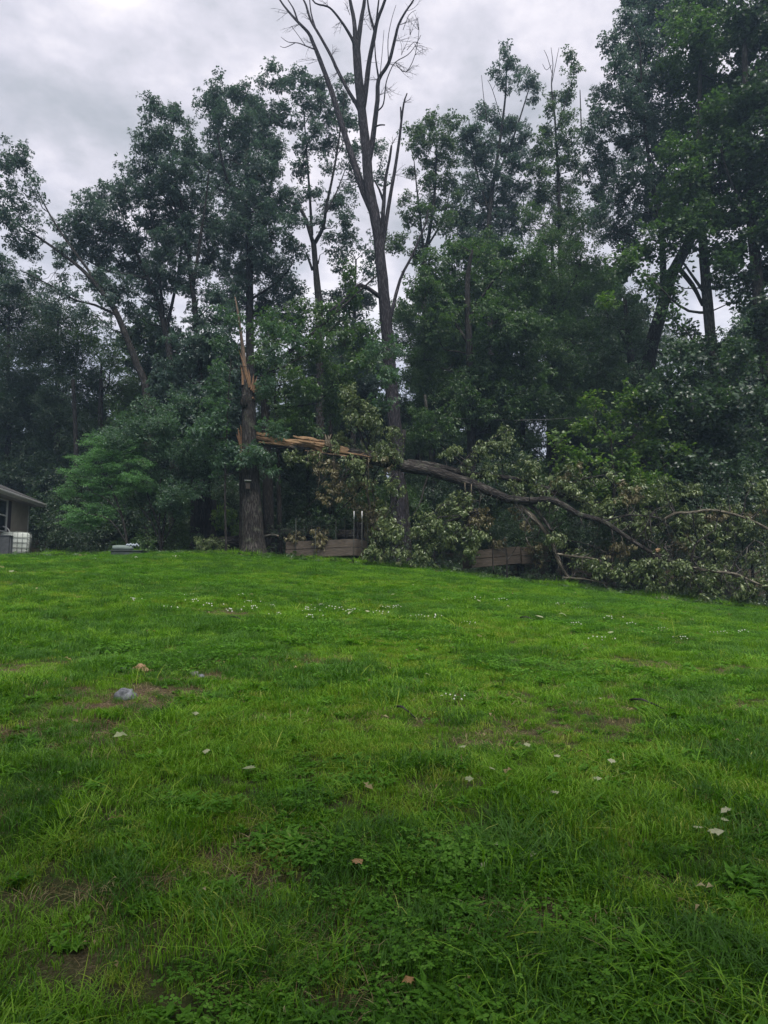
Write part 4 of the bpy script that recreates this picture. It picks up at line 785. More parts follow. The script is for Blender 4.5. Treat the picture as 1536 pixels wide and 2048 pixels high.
limbs = [
 ([(815,925),(870,932),(920,945),(965,952),(1010,955),(1060,966),(1110,985),(1140,1002)], (15,8), (-.8,-2.0), 0),
 ([(1015,998),(1060,1002),(1100,1000),(1125,1010),(1160,1030),(1205,1042),(1240,1065),(1290,1098),(1330,1118),(1380,1135)], (17,5), (-2.4,-5.0), 0),
 ([(1028,1003),(1055,1025),(1080,1050),(1096,1070),(1108,1095),(1118,1125),(1132,1148),(1143,1158)], (13,5), (-2.4,-3.2), 1),
 ([(1040,1000),(1070,1018),(1090,1042),(1103,1062)], (10,6), (-2.4,-3.0), 0),
 ([(1115,1108),(1140,1112),(1190,1118),(1215,1130),(1240,1158)], (5,2), (-3.2,-4.0), 1),
 ([(1125,1155),(1165,1158),(1205,1165)], (4,1.5), (-3.3,-3.9), 1),
 ([(1075,985),(1120,990),(1170,1005),(1220,1035),(1250,1050)], (9,4), (-1.8,-2.8), 0),
 ([(1325,1042),(1350,1027),(1385,1025),(1420,1020),(1460,1027),(1500,1040),(1550,1065)], (6,5), (-4.0,-5.0), 1),
 ([(1380,1135),(1420,1142),(1470,1148),(1510,1165),(1560,1185)], (6,4), (-5.0,-6.0), 1),
 ([(1310,1105),(1325,1100),(1330,1088)], (4,2), (-4.9,-5.0), 0),
 ([(1130,1080),(1180,1090),(1220,1110)], (3,1.5), (-3,-3.4), 0),
 ([(1060,1030),(1050,1055),(1052,1075)], (3,1.5), (-2.9,-3.0), 0),
 ([(1200,1045),(1260,1030),(1330,1038)], (5,3), (-3.6,-4.2), 0),
 ([(905,950),(930,920),(950,895)], (3,1.5), (-1.6,-1.4), 0), ([(945,960),(960,985),(958,1020)], (3,1.5), (-1.9,-2.1), 0), ([(1110,985),(1160,960),(1210,950)], (4,2), (-2,-2.4), 0),
 ([(1300,1100),(1290,1060),(1310,1020)], (5,2), (-4.4,-4.6), 0), ([(1380,1135),(1390,1090),(1430,1060)], (5,2), (-4.9,-5.1), 0), ([(1460,1145),(1480,1110),(1510,1080)], (4,2), (-5.2,-5.4), 0)]
fsk = resample(log[4:], 2)
BR_PALE = bark('pale branch bark', (0.07, 0.06, 0.045), (0.17, 0.15, 0.115), (0.28, 0.25, 0.20))
for pts, w, dd, pale in limbs:
    lp = trace(26, pts, w, dd); mb = MB(); mb.tube([p for p, r in lp], [r for p, r in lp], 8, .12, pr, 3); mb.build('limb', BR_PALE if pale else B_OAK, fall, fo); fsk += resample(lp, 2)
mb = MB(); A = at(1312, 1102, 20.95); mb.tube([A, A+Vector((.12, -.02, .05))], [.07, .05], 7, .3, pr, 1); mb.build('torn_wood', WOOD_RAW, fall, fo, smooth=False)

def leafmass(name, clumps, leaf, mat, parent, origin, seed, dens=1.0, rag=.16, scl=1.0, skel=None, bm_=None, baseY=26):
    rng = np.random.default_rng(seed); P = []; tw_ = MB(); q_ = random.Random(seed)
    for (px, py, r, ry, dy) in clumps:
        Y = baseY+dy; rm = r*mpp(Y); rym = ry*mpp(Y); C0 = at(px, py, Y)
        if skel:
            q = min(skel, key=lambda s: (s[0]-C0).length)
            L = (q[0]-C0).length
            if .2 < L < 5: tw_.tube(limb_curve(rng, q[0], C0, .0), [.012+.01*L, .012+.008*L, .012+.005*L, .012, .008], 5, .08, q_, 2, cap=False)
        ns = max(2, int(round(9*rm*rym*dens/scl**2)))
        for i in range(ns):
            v = Vector(rng.normal(0, 1, 3)).normalized()*(rng.random()**.4); s = C0+Vector((v.x*rm, v.y*min(max(rm, .4), .9), v.z*rym))
            s.z = max(s.z, gzf(s.x, s.y)+.05)
            tw_.tube([C0, C0.lerp(s, .5)+Vector(rng.normal(0, .05, 3)), s], [.011, .008, .004], 4, 0, None, 1, cap=False)
            for j in range(rng.integers(4, 7)):
                p = np.array(s)+rng.normal(0, rag, 3); p[2] = max(p[2], gzf(p[0], p[1])+.04); P.append(p)
    if bm_: tw_.build('branches', bm_, parent, origin, kind='stuff')
    P = np.array(P); n = len(P); R = np.stack([rng.normal(0, .55, n), rng.normal(0, .55, n), rng.uniform(0, 6.28, n)], 1)
    return scatter(name, P, R, rng.uniform(.6, 1.15, n)*scl, leaf, SPR[leaf], mat, rng, parent, origin)
wilt = [ # upright clump in front of the dead tree
 (705,785,14,18,-.9),(725,800,18,18,-1.0),(690,810,18,18,-.9),(740,820,16,18,-1.0),(705,830,26,20,-1),(735,850,26,20,-1.1),(700,862,26,18,-.2),(755,862,18,16,-1.1),(780,880,18,18,-1.2),(760,895,22,16,-1.2),(790,905,16,14,-1.2),(730,885,24,12,-.1),
 (675,880,16,14,-.8),(585,912,14,10,-.9),
 (700,935,18,14,-1.1),(730,945,16,16,-1.2),(635,925,12,12,-.9),
 # drooping below
 (780,985,14,22,-1.6),(770,1015,14,20,-1.6),
 # bush resting on the lawn edge
 (770,1045,24,16,-2.1),(800,1060,30,20,-2.3),(755,1075,28,20,-2.2),(790,1095,34,18,-2.4),(750,1105,24,12,-2.2),(835,1075,34,24,-2.4),(870,1055,34,22,-2.4),(905,1040,28,20,-2.2),(930,1060,24,20,-2.3),(870,1095,34,18,-2.5),(910,1090,30,20,-2.5),(945,1080,18,14,-2.5),(930,1105,20,10,-2.5),(850,1035,20,12,-2.2),(830,1108,30,9,-2.5),(895,1010,22,14,-2),(925,1000,22,14,-2),
 # above the log
 (910,900,20,16,-1.3),(950,905,26,22,-1.5),(990,890,26,22,-1.5),(1020,860,20,16,-1.4),(965,940,26,18,-1.6),(1005,930,30,20,-1.7),(1045,930,26,20,-1.8),(1080,935,24,18,-1.8),(1030,975,24,14,-2.2),(1075,960,20,12,-2.1),(1130,945,24,16,-2.1),(1150,975,24,18,-2.3),(1185,960,26,20,-2.4),(1110,1000,14,8,-2.8),(1190,1000,28,18,-2.6),(1225,1005,24,18,-2.8),(1210,1025,24,12,-3),(1245,985,24,18,-2.8),
 # big tangle at the right
 (1270,1050,24,14,-3.6),(1300,1060,30,18,-3.8),(1345,1060,34,20,-4.0),(1295,1020,26,16,-3.4),(1340,1010,26,16,-3.6),(1390,1075,34,22,-4.2),(1385,1030,24,16,-4.1),(1430,1060,34,22,-4.4),(1480,1070,34,24,-4.6),(1530,1080,34,26,-4.8),(1410,1110,36,20,-4.6),(1460,1110,36,20,-4.8),(1510,1120,36,24,-5.0),(1245,1150,24,14,-4.2),(1265,1140,26,18,-4.4),(1300,1140,32,20,-4.6),(1345,1135,32,20,-4.8),(1390,1145,34,20,-5),(1440,1150,34,20,-5.1),(1490,1160,34,22,-5.3),(1535,1175,34,24,-5.5),(1310,1165,28,9,-4.8),(1280,985,24,18,-3.2),(1330,965,24,16,-3.4),(1400,990,28,18,-3.9),(1465,1010,30,18,-4.3),(1525,1000,30,20,-4.6),(1500,960,24,16,-4.2),(1370,1170,34,9,-5),(1440,1178,34,9,-5.2),(1500,1195,34,12,-5.5),(1560,1150,50,40,-5.6),(1160,1110,20,14,-3.2),(1120,1080,14,12,-2.9),(1190,1140,16,10,-3.7)]
leafmass('wilted_leaves', wilt, 'wilt', L_WILT, fall, fo, 5, 1.15, .15, .92, fsk, B_DARK)
brown = [(655,950,22,24,-.8),(690,960,22,24,-.9),(670,990,20,24,-.9),(715,935,20,16,-1),(720,970,14,18,-1),(640,925,14,14,-.9),(745,1035,18,14,-.8),(760,925,14,10,-1.2),(1120,960,20,12,-2.2),(1270,1000,26,18,-3.2),(1360,1085,34,18,-3.7),(1440,1030,30,16,-4.2),(1250,1090,30,22,-3.8),(1500,1040,30,16,-4.4),(1050,1045,16,12,-2.2),(980,1030,20,16,-1.8),(590,1078,14,5,.1),(640,1079,10,4,-.2),(1000,1098,16,6,-1),(1070,1098,20,8,-1),(950,1040,18,16,-1.8)]
leafmass('browned_leaves', brown, 'wilt', L_BROWN, fall, fo, 6, .9, .15, .85, fsk, B_DARK)
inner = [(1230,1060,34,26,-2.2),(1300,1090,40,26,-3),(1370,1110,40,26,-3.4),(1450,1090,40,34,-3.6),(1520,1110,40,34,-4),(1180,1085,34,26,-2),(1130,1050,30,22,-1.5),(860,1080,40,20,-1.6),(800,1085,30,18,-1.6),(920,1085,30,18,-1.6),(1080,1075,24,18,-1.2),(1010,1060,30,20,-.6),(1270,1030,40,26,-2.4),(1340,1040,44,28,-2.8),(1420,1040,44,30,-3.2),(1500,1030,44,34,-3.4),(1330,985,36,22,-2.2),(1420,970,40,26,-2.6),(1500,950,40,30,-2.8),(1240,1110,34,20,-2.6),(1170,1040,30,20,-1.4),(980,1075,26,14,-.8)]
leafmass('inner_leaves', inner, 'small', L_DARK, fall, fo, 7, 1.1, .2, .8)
# broken twigs bristling out of the fallen limbs
q_ = random.Random(61); mb = MB()
for i in range(230):
    p0, r0 = q_.choice(fsk[6:]); d = Vector((q_.uniform(-.4, 1), q_.uniform(-.6, .3), q_.uniform(-.9, .8))).normalized(); L = q_.uniform(.25, 1.1)
    if (p0+d*L).z < gzf(p0.x, p0.y)+.02: d.z = abs(d.z)
    b1 = Vector((q_.uniform(-.1, .1), q_.uniform(-.1, .1), q_.uniform(-.12, .05)))*L; p1 = p0+d*L*.5+b1; p2 = p0+d*L+b1*.3
    mb.tube([p0, p1, p2], [.02*min(1, L), .012, .005], 5, .1, q_, 2, cap=False)
    for k in range(2):
        e_ = Vector((q_.uniform(-1, 1), q_.uniform(-1, 1), q_.uniform(-1, 1))).normalized()*.22; mb.tube([p1, p1+e_], [.008, .004], 4, 0, None, 1, cap=False)
mb.build('twigs', B_OAK, fall, fo, kind='stuff')
# bark strips hanging from the torn trunk
rs = random.Random(4); mb_ = []
for k, (x, y0, y1) in enumerate([(640,905,985),(645,900,960),(668,905,990),(672,905,950),(690,912,968),(705,915,960),(617,900,940),(738,915,985),(1100,950,1000),(930,965,1010),(943,968,1020)]):
    Yk = 25.3-.003*(x-600) if x < 900 else 24; mb = MB()
    pts = [at(x+rs.uniform(-3, 3)*j, y0+(y1-y0)*j/3, Yk-.1) for j in range(4)]; mb.tube(pts, [.012, .010, .008, .004], 5, 0, None, 2); mb.build('bark_strip', B_TAN, fall, fo)

# ------------------------------------------------------------------ lying logs, stumps, heaps
def lying(name, label, Y, pts, w, dY, bm_, cat='log', capm=None):
    lp = trace(Y, pts, w, dY); c = lp[0][0].lerp(lp[-1][0], .5); o = Vector((c.x, c.y, gzf(c.x, c.y))); e = empty(name, o, label, cat)
    mb = MB(); mb.tube([p for p, r in lp], [r for p, r in lp], 12, .08, pr, 3, cap=False); mb.build('log_bark', bm_, e, o)
    for q, nx in ((0, 1), (-1, -2)):
        p, r = lp[q]; d = (p-lp[nx][0]).normalized(); mb = MB(); mb.tube([p-d*.02, p+d*.015], [r*.97, r*.95], 12, 0, None, 1); mb.build('log_end', capm or B_TAN, e, o)
    return e
lying('lying_log', 'thick moss dark log lying on the ground left of the snapped tree', 27.2, [(436,1086),(470,1083),(500,1082)], (24,24), (0,-.2), B_OAK)
lying('lying_log', 'long dark log lying behind the left planter and fence', 29, [(525,1070),(590,1066),(660,1068),(730,1074)], (18,24), (0,.6), B_DARK)
lying('lying_log', 'short cut branch with pale end beside the snapped trunk', 25.9, [(522,1074),(545,1070),(556,1072)], (6,5), (0,-.3), B_GREY)
for i, (px, w, top, Y, lab) in enumerate([(398,30,985,28.2,'tall dark stump left of the snapped tree'),(424,22,1000,28.6,'second dark stump beside the tall one'),(718,26,1045,26.6,'charred dark stump at the right end of the left planter')]):
    tree('stump', lab, Y, [(px, 1100), (px-1, (top+1100)/2), (px+1, top)], (w*1.2, w, w*.85), (), (), barkm=B_DARK, seed=300+i, sides=12, cat='stump')
# brush heaps and the young plants along the edge
def plant(name, label, cat, Y, clumps, leaf, mat, seed, dens=1.2, scl=.8, group=None, stem=True):
    px, py = clumps[0][0], max(c[1]+c[3] for c in clumps); b = at(px, py, Y); o = Vector((b.x, b.y, gzf(b.x, b.y))); e = empty(name, o, label, cat, group)
    if stem:
        mb = MB(); C0 = at(clumps[0][0], clumps[0][1], Y); mb.tube([o-Vector((0, 0, .05)), o.lerp(C0, .5)+Vector((.04, 0, 0)), C0], [.025, .018, .01], 6, .1, pr, 2); mb.build('stem', B_DARK, e, o)
    leafmass('foliage', [(a, b_, c, d, q) for a, b_, c, d, q in clumps], leaf, mat, e, o, seed, dens, .14, scl, None, B_DARK, Y); return e
plant('cut_leaf_heap', 'heap of pale cut leafy twigs on the lawn edge left of the snapped tree', 'brush heap', 26.0, [(430,1090,20,8,0),(415,1094,18,6,-.2),(450,1094,16,6,0),(395,1097,14,4,0)], 'wilt', L_WILT, 31, 3.0, .6, stem=False)
for i, (lab, Y, cs, lf, mt, dn) in enumerate([
  ('pale leaved bush between the stumps and the snapped trunk', 27, [(455,1035,22,16,0),(475,1050,18,14,.2),(440,1020,14,12,0),(460,1060,20,10,-.2)], 'wilt', L_YEL, 1.4),
  ('low blue green bush right of the dogwood stems', 27.4, [(355,1065,26,12,0),(385,1075,24,10,.2),(340,1085,24,9,0),(370,1090,22,7,-.2)], 'small', L_MID, 2.2),
  ('weedy bush at the foot of the dogwood', 26.5, [(285,1080,22,11,0),(260,1088,20,8,.2),(300,1092,16,6,0),(240,1094,16,5,0)], 'small', L_MID, 2.2),
  ('dark bush between the water tank and the bright maple', 28.5, [(110,1060,30,22,0),(140,1075,30,16,.2),(90,1085,26,12,0),(170,1085,28,12,0),(130,1040,26,16,.5)], 'small', L_DARK, 1.9),
  ('fern like bush right behind the left planter', 27.6, [(590,1055,26,12,0),(620,1050,24,12,.2),(560,1065,22,10,0),(640,1062,20,9,0)], 'small', L_DARK, 1.8),
  ('dark bush behind the charred stump', 27.5, [(740,1035,26,22,0),(720,1010,22,18,.3),(755,1065,24,16,0)], 'small', L_BROWN, 1.6),
  ('dark bush above the second planter', 26, [(985,1065,28,14,0),(1030,1060,30,16,.2),(1070,1065,28,18,.3),(1010,1040,26,16,.5)], 'small', L_DARK, 1.7),
  ('pale twiggy bush under the horizontal trunk', 27.2, [(690,1030,18,14,0),(670,1050,16,12,.2),(650,1035,16,12,.3)], 'wilt', L_MID, 1.2),
  ('dark shrub right of the second planter', 25, [(1120,1085,24,20,0),(1150,1070,26,20,.3),(1100,1105,18,10,0)], 'small', L_DARK, 1.5)]):
    plant('bush', lab, 'bush', Y, cs, lf, mt, 400+i, dn)
e = tree('sapling', 'bare dark forked sapling in front of the second planter', 23.6, [(1014,1134),(1014,1112),(1012,1095)], (4,2.5), (), [([(1014,1122),(1024,1108),(1034,1092),(1044,1078)], (2.5,1.2)), ([(1013,1110),(1000,1100),(975,1098)], (1.6,1))], seed=330, cat='sapling')
# shaded undergrowth, too dense to count
rs = np.random.default_rng(12); n = 5200
X = rs.uniform(-26, 26, n); Yy = rs.uniform(0, 1, n)**1.3*34 + 26.2; Yy = np.where(X > 6, Yy-2.6, Yy); kp = np.abs(X) < .62*Yy+2; kp &= ~((X > -18.5) & (X < -14) & (Yy < 36)); X, Yy = X[kp], Yy[kp]
P = np.stack([X, Yy, gz(X, Yy)+rs.uniform(.05, .55, len(X))*np.clip((Yy-25)/5, .3, 1.6)], 1)
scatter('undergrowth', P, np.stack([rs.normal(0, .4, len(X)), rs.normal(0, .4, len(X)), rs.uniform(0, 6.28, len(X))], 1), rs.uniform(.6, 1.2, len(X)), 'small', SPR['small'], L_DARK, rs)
n = 3600; X = rs.uniform(-15, 14, n); Yy = edge_y(X)+rs.normal(.35, .55, n)
scatter('edge_weeds', np.stack([X, Yy, gz(X, Yy)+.02], 1), np.stack([rs.normal(0, .2, n), rs.normal(0, .2, n), rs.uniform(0, 6.28, n)], 1), rs.uniform(1.0, 2.6, n), 'weed', TURF['weed'], L_MID, rs)
n = 2600; X = rs.uniform(-15, 14, n); Yy = edge_y(X)+.25*np.sin(X*2.1)+rs.normal(.1, .35, n)
scatter('edge_grass', np.stack([X, Yy, gz(X, Yy)], 1), np.stack([rs.normal(0, .2, n), rs.normal(0, .2, n), rs.uniform(0, 6.28, n)], 1), rs.uniform(.8, 2.2, n)*(.5+vnoise(X, Yy, .8, 71)), 'long', TURF['long'], None, rs)
n = 1500; X = rs.uniform(-14, 14, n); Yy = edge_y(X)+rs.normal(.9, .8, n)
scatter('leaf_litter', np.stack([X, Yy, gz(X, Yy)+.03], 1), np.stack([rs.normal(0, .2, n), rs.normal(0, .2, n), rs.uniform(0, 6.28, n)], 1), rs.uniform(.3, .6, n), 'wilt', SPR['wilt'], L_BROWN, rs)

# ------------------------------------------------------------------ raised planters of planks
PLANK = simple('weathered plank', (0.03, 0.026, 0.021), (0.15, 0.12, 0.095), 3.0, .85, .5, .15, stretch=(1.6, 1.6, 26))
SOIL = simple('dark planter soil', (0.03, 0.022, 0.015), (0.07, 0.05, 0.035), 14, .95, .8, .1)
def planter(label, A, B, zt, depth, rows=2, seed=0):
    """A, B: front corners on the ground; zt: top height at both ends"""
    q = random.Random(seed); d = Vector((B.x-A.x, B.y-A.y, 0)); L = d.length; d.normalize(); nrm = Vector((-d.y, d.x, 0))
    if nrm.y < 0: nrm = -nrm
    c = A.lerp(B, .5)+nrm*depth/2; o = Vector((c.x, c.y, gzf(c.x, c.y))); e = empty('planter', o, label, 'planter'); ang = math.atan2(d.y, d.x)
    for side in (0, 1, 2, 3):
        if side in (0, 2):
            off = nrm*(0 if side == 0 else depth); a, b = A+off, B+off
        else: a, b = (A+nrm*.05, A+nrm*(depth-.05)) if side == 1 else (B+nrm*.05, B+nrm*(depth-.05))
        za = zt[0] if side != 3 else zt[1]; zb = zt[1] if side != 1 else zt[0]
        for r in range(rows):
            def zz(z, f): return z-.62+.62*f
            f0, f1 = r/rows+.018, (r+1)/rows-.018; jj = q.uniform(-.012, .012); t2 = .021
            dd = (b-a); dd.z = 0; dn = Vector((-dd.y, dd.x, 0)).normalized(); mb = MB(); rings = []
            for s_, (P_, zt_) in enumerate(((a, za), (b, zb))):
                for_ = []
                for (u, f) in ((-t2, f0), (t2, f0), (t2, f1), (-t2, f1)):
                    for_.append((P_.x+dn.x*(u+jj), P_.y+dn.y*(u+jj), zz(zt_, f)))
                rings.append(for_)
            mb.quad_ring(rings); mb.build('plank', PLANK, e, o, smooth=False)
    for P_, z_ in ((A.lerp(B, .42), zt[0]*.58+zt[1]*.42),):
        mb = MB(); mb.box((P_.x-nrm.x*.05, P_.y-nrm.y*.05, z_-.34), .035, .035, .84, ang, bev=.004); mb.build('stake', simple('dark stake', (.03, .028, .025), (.07, .06, .055), 10), e, o, smooth=False)
    mb = MB(); inn = .04
    mb.poly([(A.x+nrm.x*inn, A.y+nrm.y*inn, zt[0]-.07), (B.x+nrm.x*inn, B.y+nrm.y*inn, zt[1]-.07), (B.x+nrm.x*(depth-inn), B.y+nrm.y*(depth-inn), zt[1]-.07), (A.x+nrm.x*(depth-inn), A.y+nrm.y*(depth-inn), zt[0]-.07)]); mb.build('soil', SOIL, e, o)
    return e
a1, b1 = at(572, 1083, 26.2), at(711, 1077, 25.3); planter('plank sided planter between the snapped trunk and the charred stump', Vector((a1.x, a1.y, 0)), Vector((b1.x, b1.y, 0)), (a1.z, b1.z), 1.2, 2, 1)
a2, b2 = at(944, 1101, 24.6), at(1040, 1092, 25.0); planter('plank sided planter low under the fallen limbs', Vector((a2.x, a2.y, 0)), Vector((b2.x, b2.y, 0)), (a2.z, b2.z), 1.0, 2, 2)
a3, b3 = at(1042, 1094, 25.1), at(1100, 1090, 25.4); planter('reddish shaded planter right next to the low plank planter', Vector((a3.x, a3.y, 0)), Vector((b3.x, b3.y, 0)), (a3.z, b3.z), 1.0, 2, 3)

# wire fence behind and around the left planter
WIRE = simple('galvanised wire', (0.12, 0.12, 0.12), (0.25, 0.25, 0.25), 20, .5, 0, .4, .6); POST = simple('dark metal post', (0.03, 0.035, 0.03), (0.06, 0.065, 0.06), 20, .6, 0, .4); WHITE = simple('white painted tip', (0.7, 0.7, 0.7), (0.8, 0.8, 0.8), 10, .6, 0, .3)
fp = [(592,1104,1036,25.9),(631,1106,1060,25.4),(672,1100,1038,25.6),(708,1108,1030,25.2),(724,1110,1030,25.1),(735,1098,1048,26.4)]
fc = at(660, 1100, 25.6); fo_ = Vector((fc.x, fc.y, gzf(fc.x, fc.y))); fe = empty('wire_fence', fo_, 'thin wire garden fence with white tipped posts around the left planter', 'fence')
tops = []
for i, (px, yb, yt, Y) in enumerate(fp):
    T_ = at(px, yt, Y); z0 = gzf(T_.x, T_.y)-.1; mb = MB(); mb.tube([(T_.x, T_.y, z0), T_-Vector((0, 0, .14 if i in (3, 4) else 0))], [.011, .011], 6, 0, None, 1); mb.build('post', POST, fe, fo_)
    if i in (3, 4): mb = MB(); mb.tube([T_-Vector((0, 0, .14)), T_+Vector((0, 0, .14))], [.016, .016], 8, 0, None, 1); mb.build('post_tip', WHITE, fe, fo_)
    tops.append((T_.x, T_.y, z0+.1, T_.z))
mb = MB(); zt = max(t_[3] for t_ in tops)-.1
seq = [tops[0], tops[2], tops[3], tops[4]]
for a, b in zip(seq[:-1], seq[1:]):
    n_ = max(2, int(math.hypot(b[0]-a[0], b[1]-a[1])/.3))
    for k in range(9):
        h = k/8; mb.tube([(a[0], a[1], a[2]+h*(zt-a[2])), ((a[0]+b[0])/2, (a[1]+b[1])/2, (a[2]+b[2])/2+h*(zt-a[2])-.015), (b[0], b[1], b[2]+h*(zt-b[2]))], 0.0016, 3, 0, None, 1)
    for k in range(n_):
        f = k/n_; x, y = a[0]+(b[0]-a[0])*f, a[1]+(b[1]-a[1])*f; mb.tube([(x, y, a[2]), (x, y, zt)], .0013, 3, 0, None, 1)
mb.build('wire_mesh', WIRE, fe, fo_, kind='stuff')
# overhead cable far behind
mb = MB(); A = at(-120, 872, 39); B_ = at(420, 822, 39); pts = [A.lerp(B_, k/8)-Vector((0, 0, .5*4*(k/8)*(1-k/8))) for k in range(9)]
mb.tube(pts, .012, 5, 0, None, 1); c = mb.build('cable', POST, None); tag(c, 'thin dark overhead cable crossing the left-hand trees', 'cable')
A = at(840, 830, 33); B_ = at(1240, 826, 33); mb = MB(); pts = [A.lerp(B_, k/8)-Vector((0, 0, .3*4*(k/8)*(1-k/8))) for k in range(9)]
mb.tube(pts, .008, 5, 0, None, 1); c = mb.build('cable', WIRE, None); tag(c, 'thin pale cable strung through the trees right of the dead trunk', 'cable')

# ------------------------------------------------------------------ the house
YC = 33.0; cpos = at(56, 1040, YC); hd = Vector((-.134, 1, 0)).normalized(); hn = Vector((hd.y, -hd.x, 0))   # hd: along the wall away from us; hn: out of the wall
hz0 = gzf(cpos.x, cpos.y)-.2; EAVE = at(56, 1012, YC).z; house_o = Vector((cpos.x, cpos.y, hz0+.2)); ha = math.atan2(hd.y, hd.x)
house = empty('house', house_o, 'single storey house with tan lap siding, only its corner in view', 'house')
def hp(s, d, z): return Vector((cpos.x-hd.x*s+hn.x*d, cpos.y-hd.y*s+hn.y*d, z))     # s metres towards us from the far corner, d out of the wall
SIDING = simple('tan lap siding', (0.44, 0.39, 0.31), (0.55, 0.49, 0.40), 3, .6, .08, .3); TRIM = simple('off white trim', (0.6, 0.6, 0.58), (0.72, 0.72, 0.70), 6, .5, .03, .3)
ROOFM = simple('dark asphalt shingle', (0.035, 0.035, 0.038), (0.09, 0.088, 0.085), 30, .9, .6, .2); SHUT = simple('dark plum shutter', (0.045, 0.03, 0.04), (0.07, 0.05, 0.06), 12, .6, .1, .3)
mg, tg, og = new_mat('window glass'); pg = N(tg, 'ShaderNodeBsdfPrincipled'); pg.inputs['Base Color'].default_value = (.02, .025, .03, 1); pg.inputs['Roughness'].default_value = .08; pg.inputs['Specular IOR Level'].default_value = .6; lk(tg, pg.outputs[0], og.inputs[0]); GLASS = mg
HL, HD = 9.0, 7.0
def slab(mb, p00, p10, p11, p01, th):
    """sheet with thickness th downwards-ish along its normal"""
    n = (p10-p00).cross(p01-p00).normalized()*th; mb.quad_ring([[p00, p10, p11, p01], [p00-n, p10-n, p11-n, p01-n]])
mb = MB(); mb.quad_ring([[hp(0, 0, z), hp(HL, 0, z), hp(HL, -HD, z), hp(0, -HD, z)] for z in (hz0, EAVE+.1)]); mb.build('wall', SIDING, house, house_o, smooth=False)
nb = 18; bh_ = (EAVE-.02-(hz0+.35))/nb
for k in range(nb):
    z0 = hz0+.35+k*bh_; mb = MB()
    mb.quad_ring([[hp(s, .006, z0), hp(s, .024, z0), hp(s, .010, z0+bh_+.004), hp(s, .004, z0+bh_+.004)] for s in (.09, HL-.09)]); mb.build('siding_board', SIDING, house, house_o, smooth=False)
for s in (.045, HL-.045):
    mb = MB(); P_ = hp(s, .015, (hz0+EAVE)/2); mb.box(P_, .09, .05, EAVE-hz0-.02, ha, bev=.004); mb.build('corner_trim', TRIM, house, house_o, smooth=False)
# roof: eave runs along the wall, ridge above the middle of the house
OV = .5; RG = EAVE+.18+ (HD/2+OV)*.42; mb = MB()
e0, e1 = hp(-.45, OV, EAVE+.18), hp(HL+.45, OV, EAVE+.18); r0, r1 = hp(-.45, -HD/2, RG), hp(HL+.45, -HD/2, RG); f0, f1 = hp(-.45, -HD-OV, EAVE+.18), hp(HL+.45, -HD-OV, EAVE+.18)
slab(mb, e0, e1, r1, r0, .05); mb.build('roof', ROOFM, house, house_o, smooth=False); mb = MB(); slab(mb, r0, r1, f1, f0, .05); mb.build('roof', ROOFM, house, house_o, smooth=False)
for s in (0, HL):
    mb = MB(); mb.quad_ring([[hp(s+q, 0, EAVE+.1), hp(s+q, -HD, EAVE+.1), hp(s+q, -HD/2, RG-.12)] for q in ((0, .06) if s == 0 else (-.06, 0))]); mb.build('gable_wall', SIDING, house, house_o, smooth=False)
mb = MB(); mb.quad_ring([[hp(s, .0, EAVE-.0), hp(s, OV-.02, EAVE-.0), hp(s, OV-.02, EAVE+.02), hp(s, 0, EAVE+.02)] for s in (-.44, HL+.44)]); mb.build('soffit', simple('shaded grey soffit', (.30, .29, .27), (.36, .35, .33), 6, .6, 0), house, house_o, smooth=False)  # soffit in one even mid grey
mb = MB(); mb.quad_ring([[hp(s, OV, EAVE-.02), hp(s, OV+.03, EAVE-.02), hp(s, OV+.03, EAVE+.15), hp(s, OV, EAVE+.15)] for s in (-.45, HL+.45)]); mb.build('fascia', TRIM, house, house_o, smooth=False)
mb = MB(); mb.quad_ring([[hp(s, OV+.035, EAVE+.04), hp(s, OV+.10, EAVE+.03), hp(s, OV+.15, EAVE+.09), hp(s, OV+.15, EAVE+.16), hp(s, OV+.13, EAVE+.16), hp(s, OV+.09, EAVE+.06), hp(s, OV+.035, EAVE+.07)] for s in (-.47, HL+.45)]); mb.build('gutter', TRIM, house, house_o, smooth=False)
# window with shutter
s0, s1, z0, z1 = 2.68, 3.9, EAVE-1.45, EAVE-.12
for (a, b, c, d) in ((s0-.08, s0+.02, z0-.06, z1+.06), (s1-.02, s1+.08, z0-.06, z1+.06)):
    mb = MB(); mb.quad_ring([[hp(a, .026, z), hp(b, .026, z), hp(b, .07, z), hp(a, .07, z)] for z in (c, d)]); mb.build('window_frame', TRIM, house, house_o, smooth=False)
for z in (z0-.03, (z0+z1)/2, z1+.0):
    mb = MB(); mb.quad_ring([[hp(s, .026, z), hp(s, .064, z), hp(s, .064, z+.06), hp(s, .026, z+.06)] for s in (s0+.021, s1-.021)]); mb.build('window_frame', TRIM, house, house_o, smooth=False)
mb = MB(); mb.quad_ring([[hp(s0+.02, .027, z), hp(s1-.02, .027, z), hp(s1-.02, .032, z), hp(s0+.02, .032, z)] for z in (z0, z1)]); mb.build('window_pane', GLASS, house, house_o, smooth=False)
for a, b in ((s0-.50, s0-.12), (s1+.12, s1+.50)):
    mb = MB(); mb.quad_ring([[hp(a, .027, z), hp(b, .027, z), hp(b, .055, z), hp(a, .055, z)] for z in (z0-.06, z1+.06)]); sh = mb.build('shutter', SHUT, house, house_o, smooth=False)

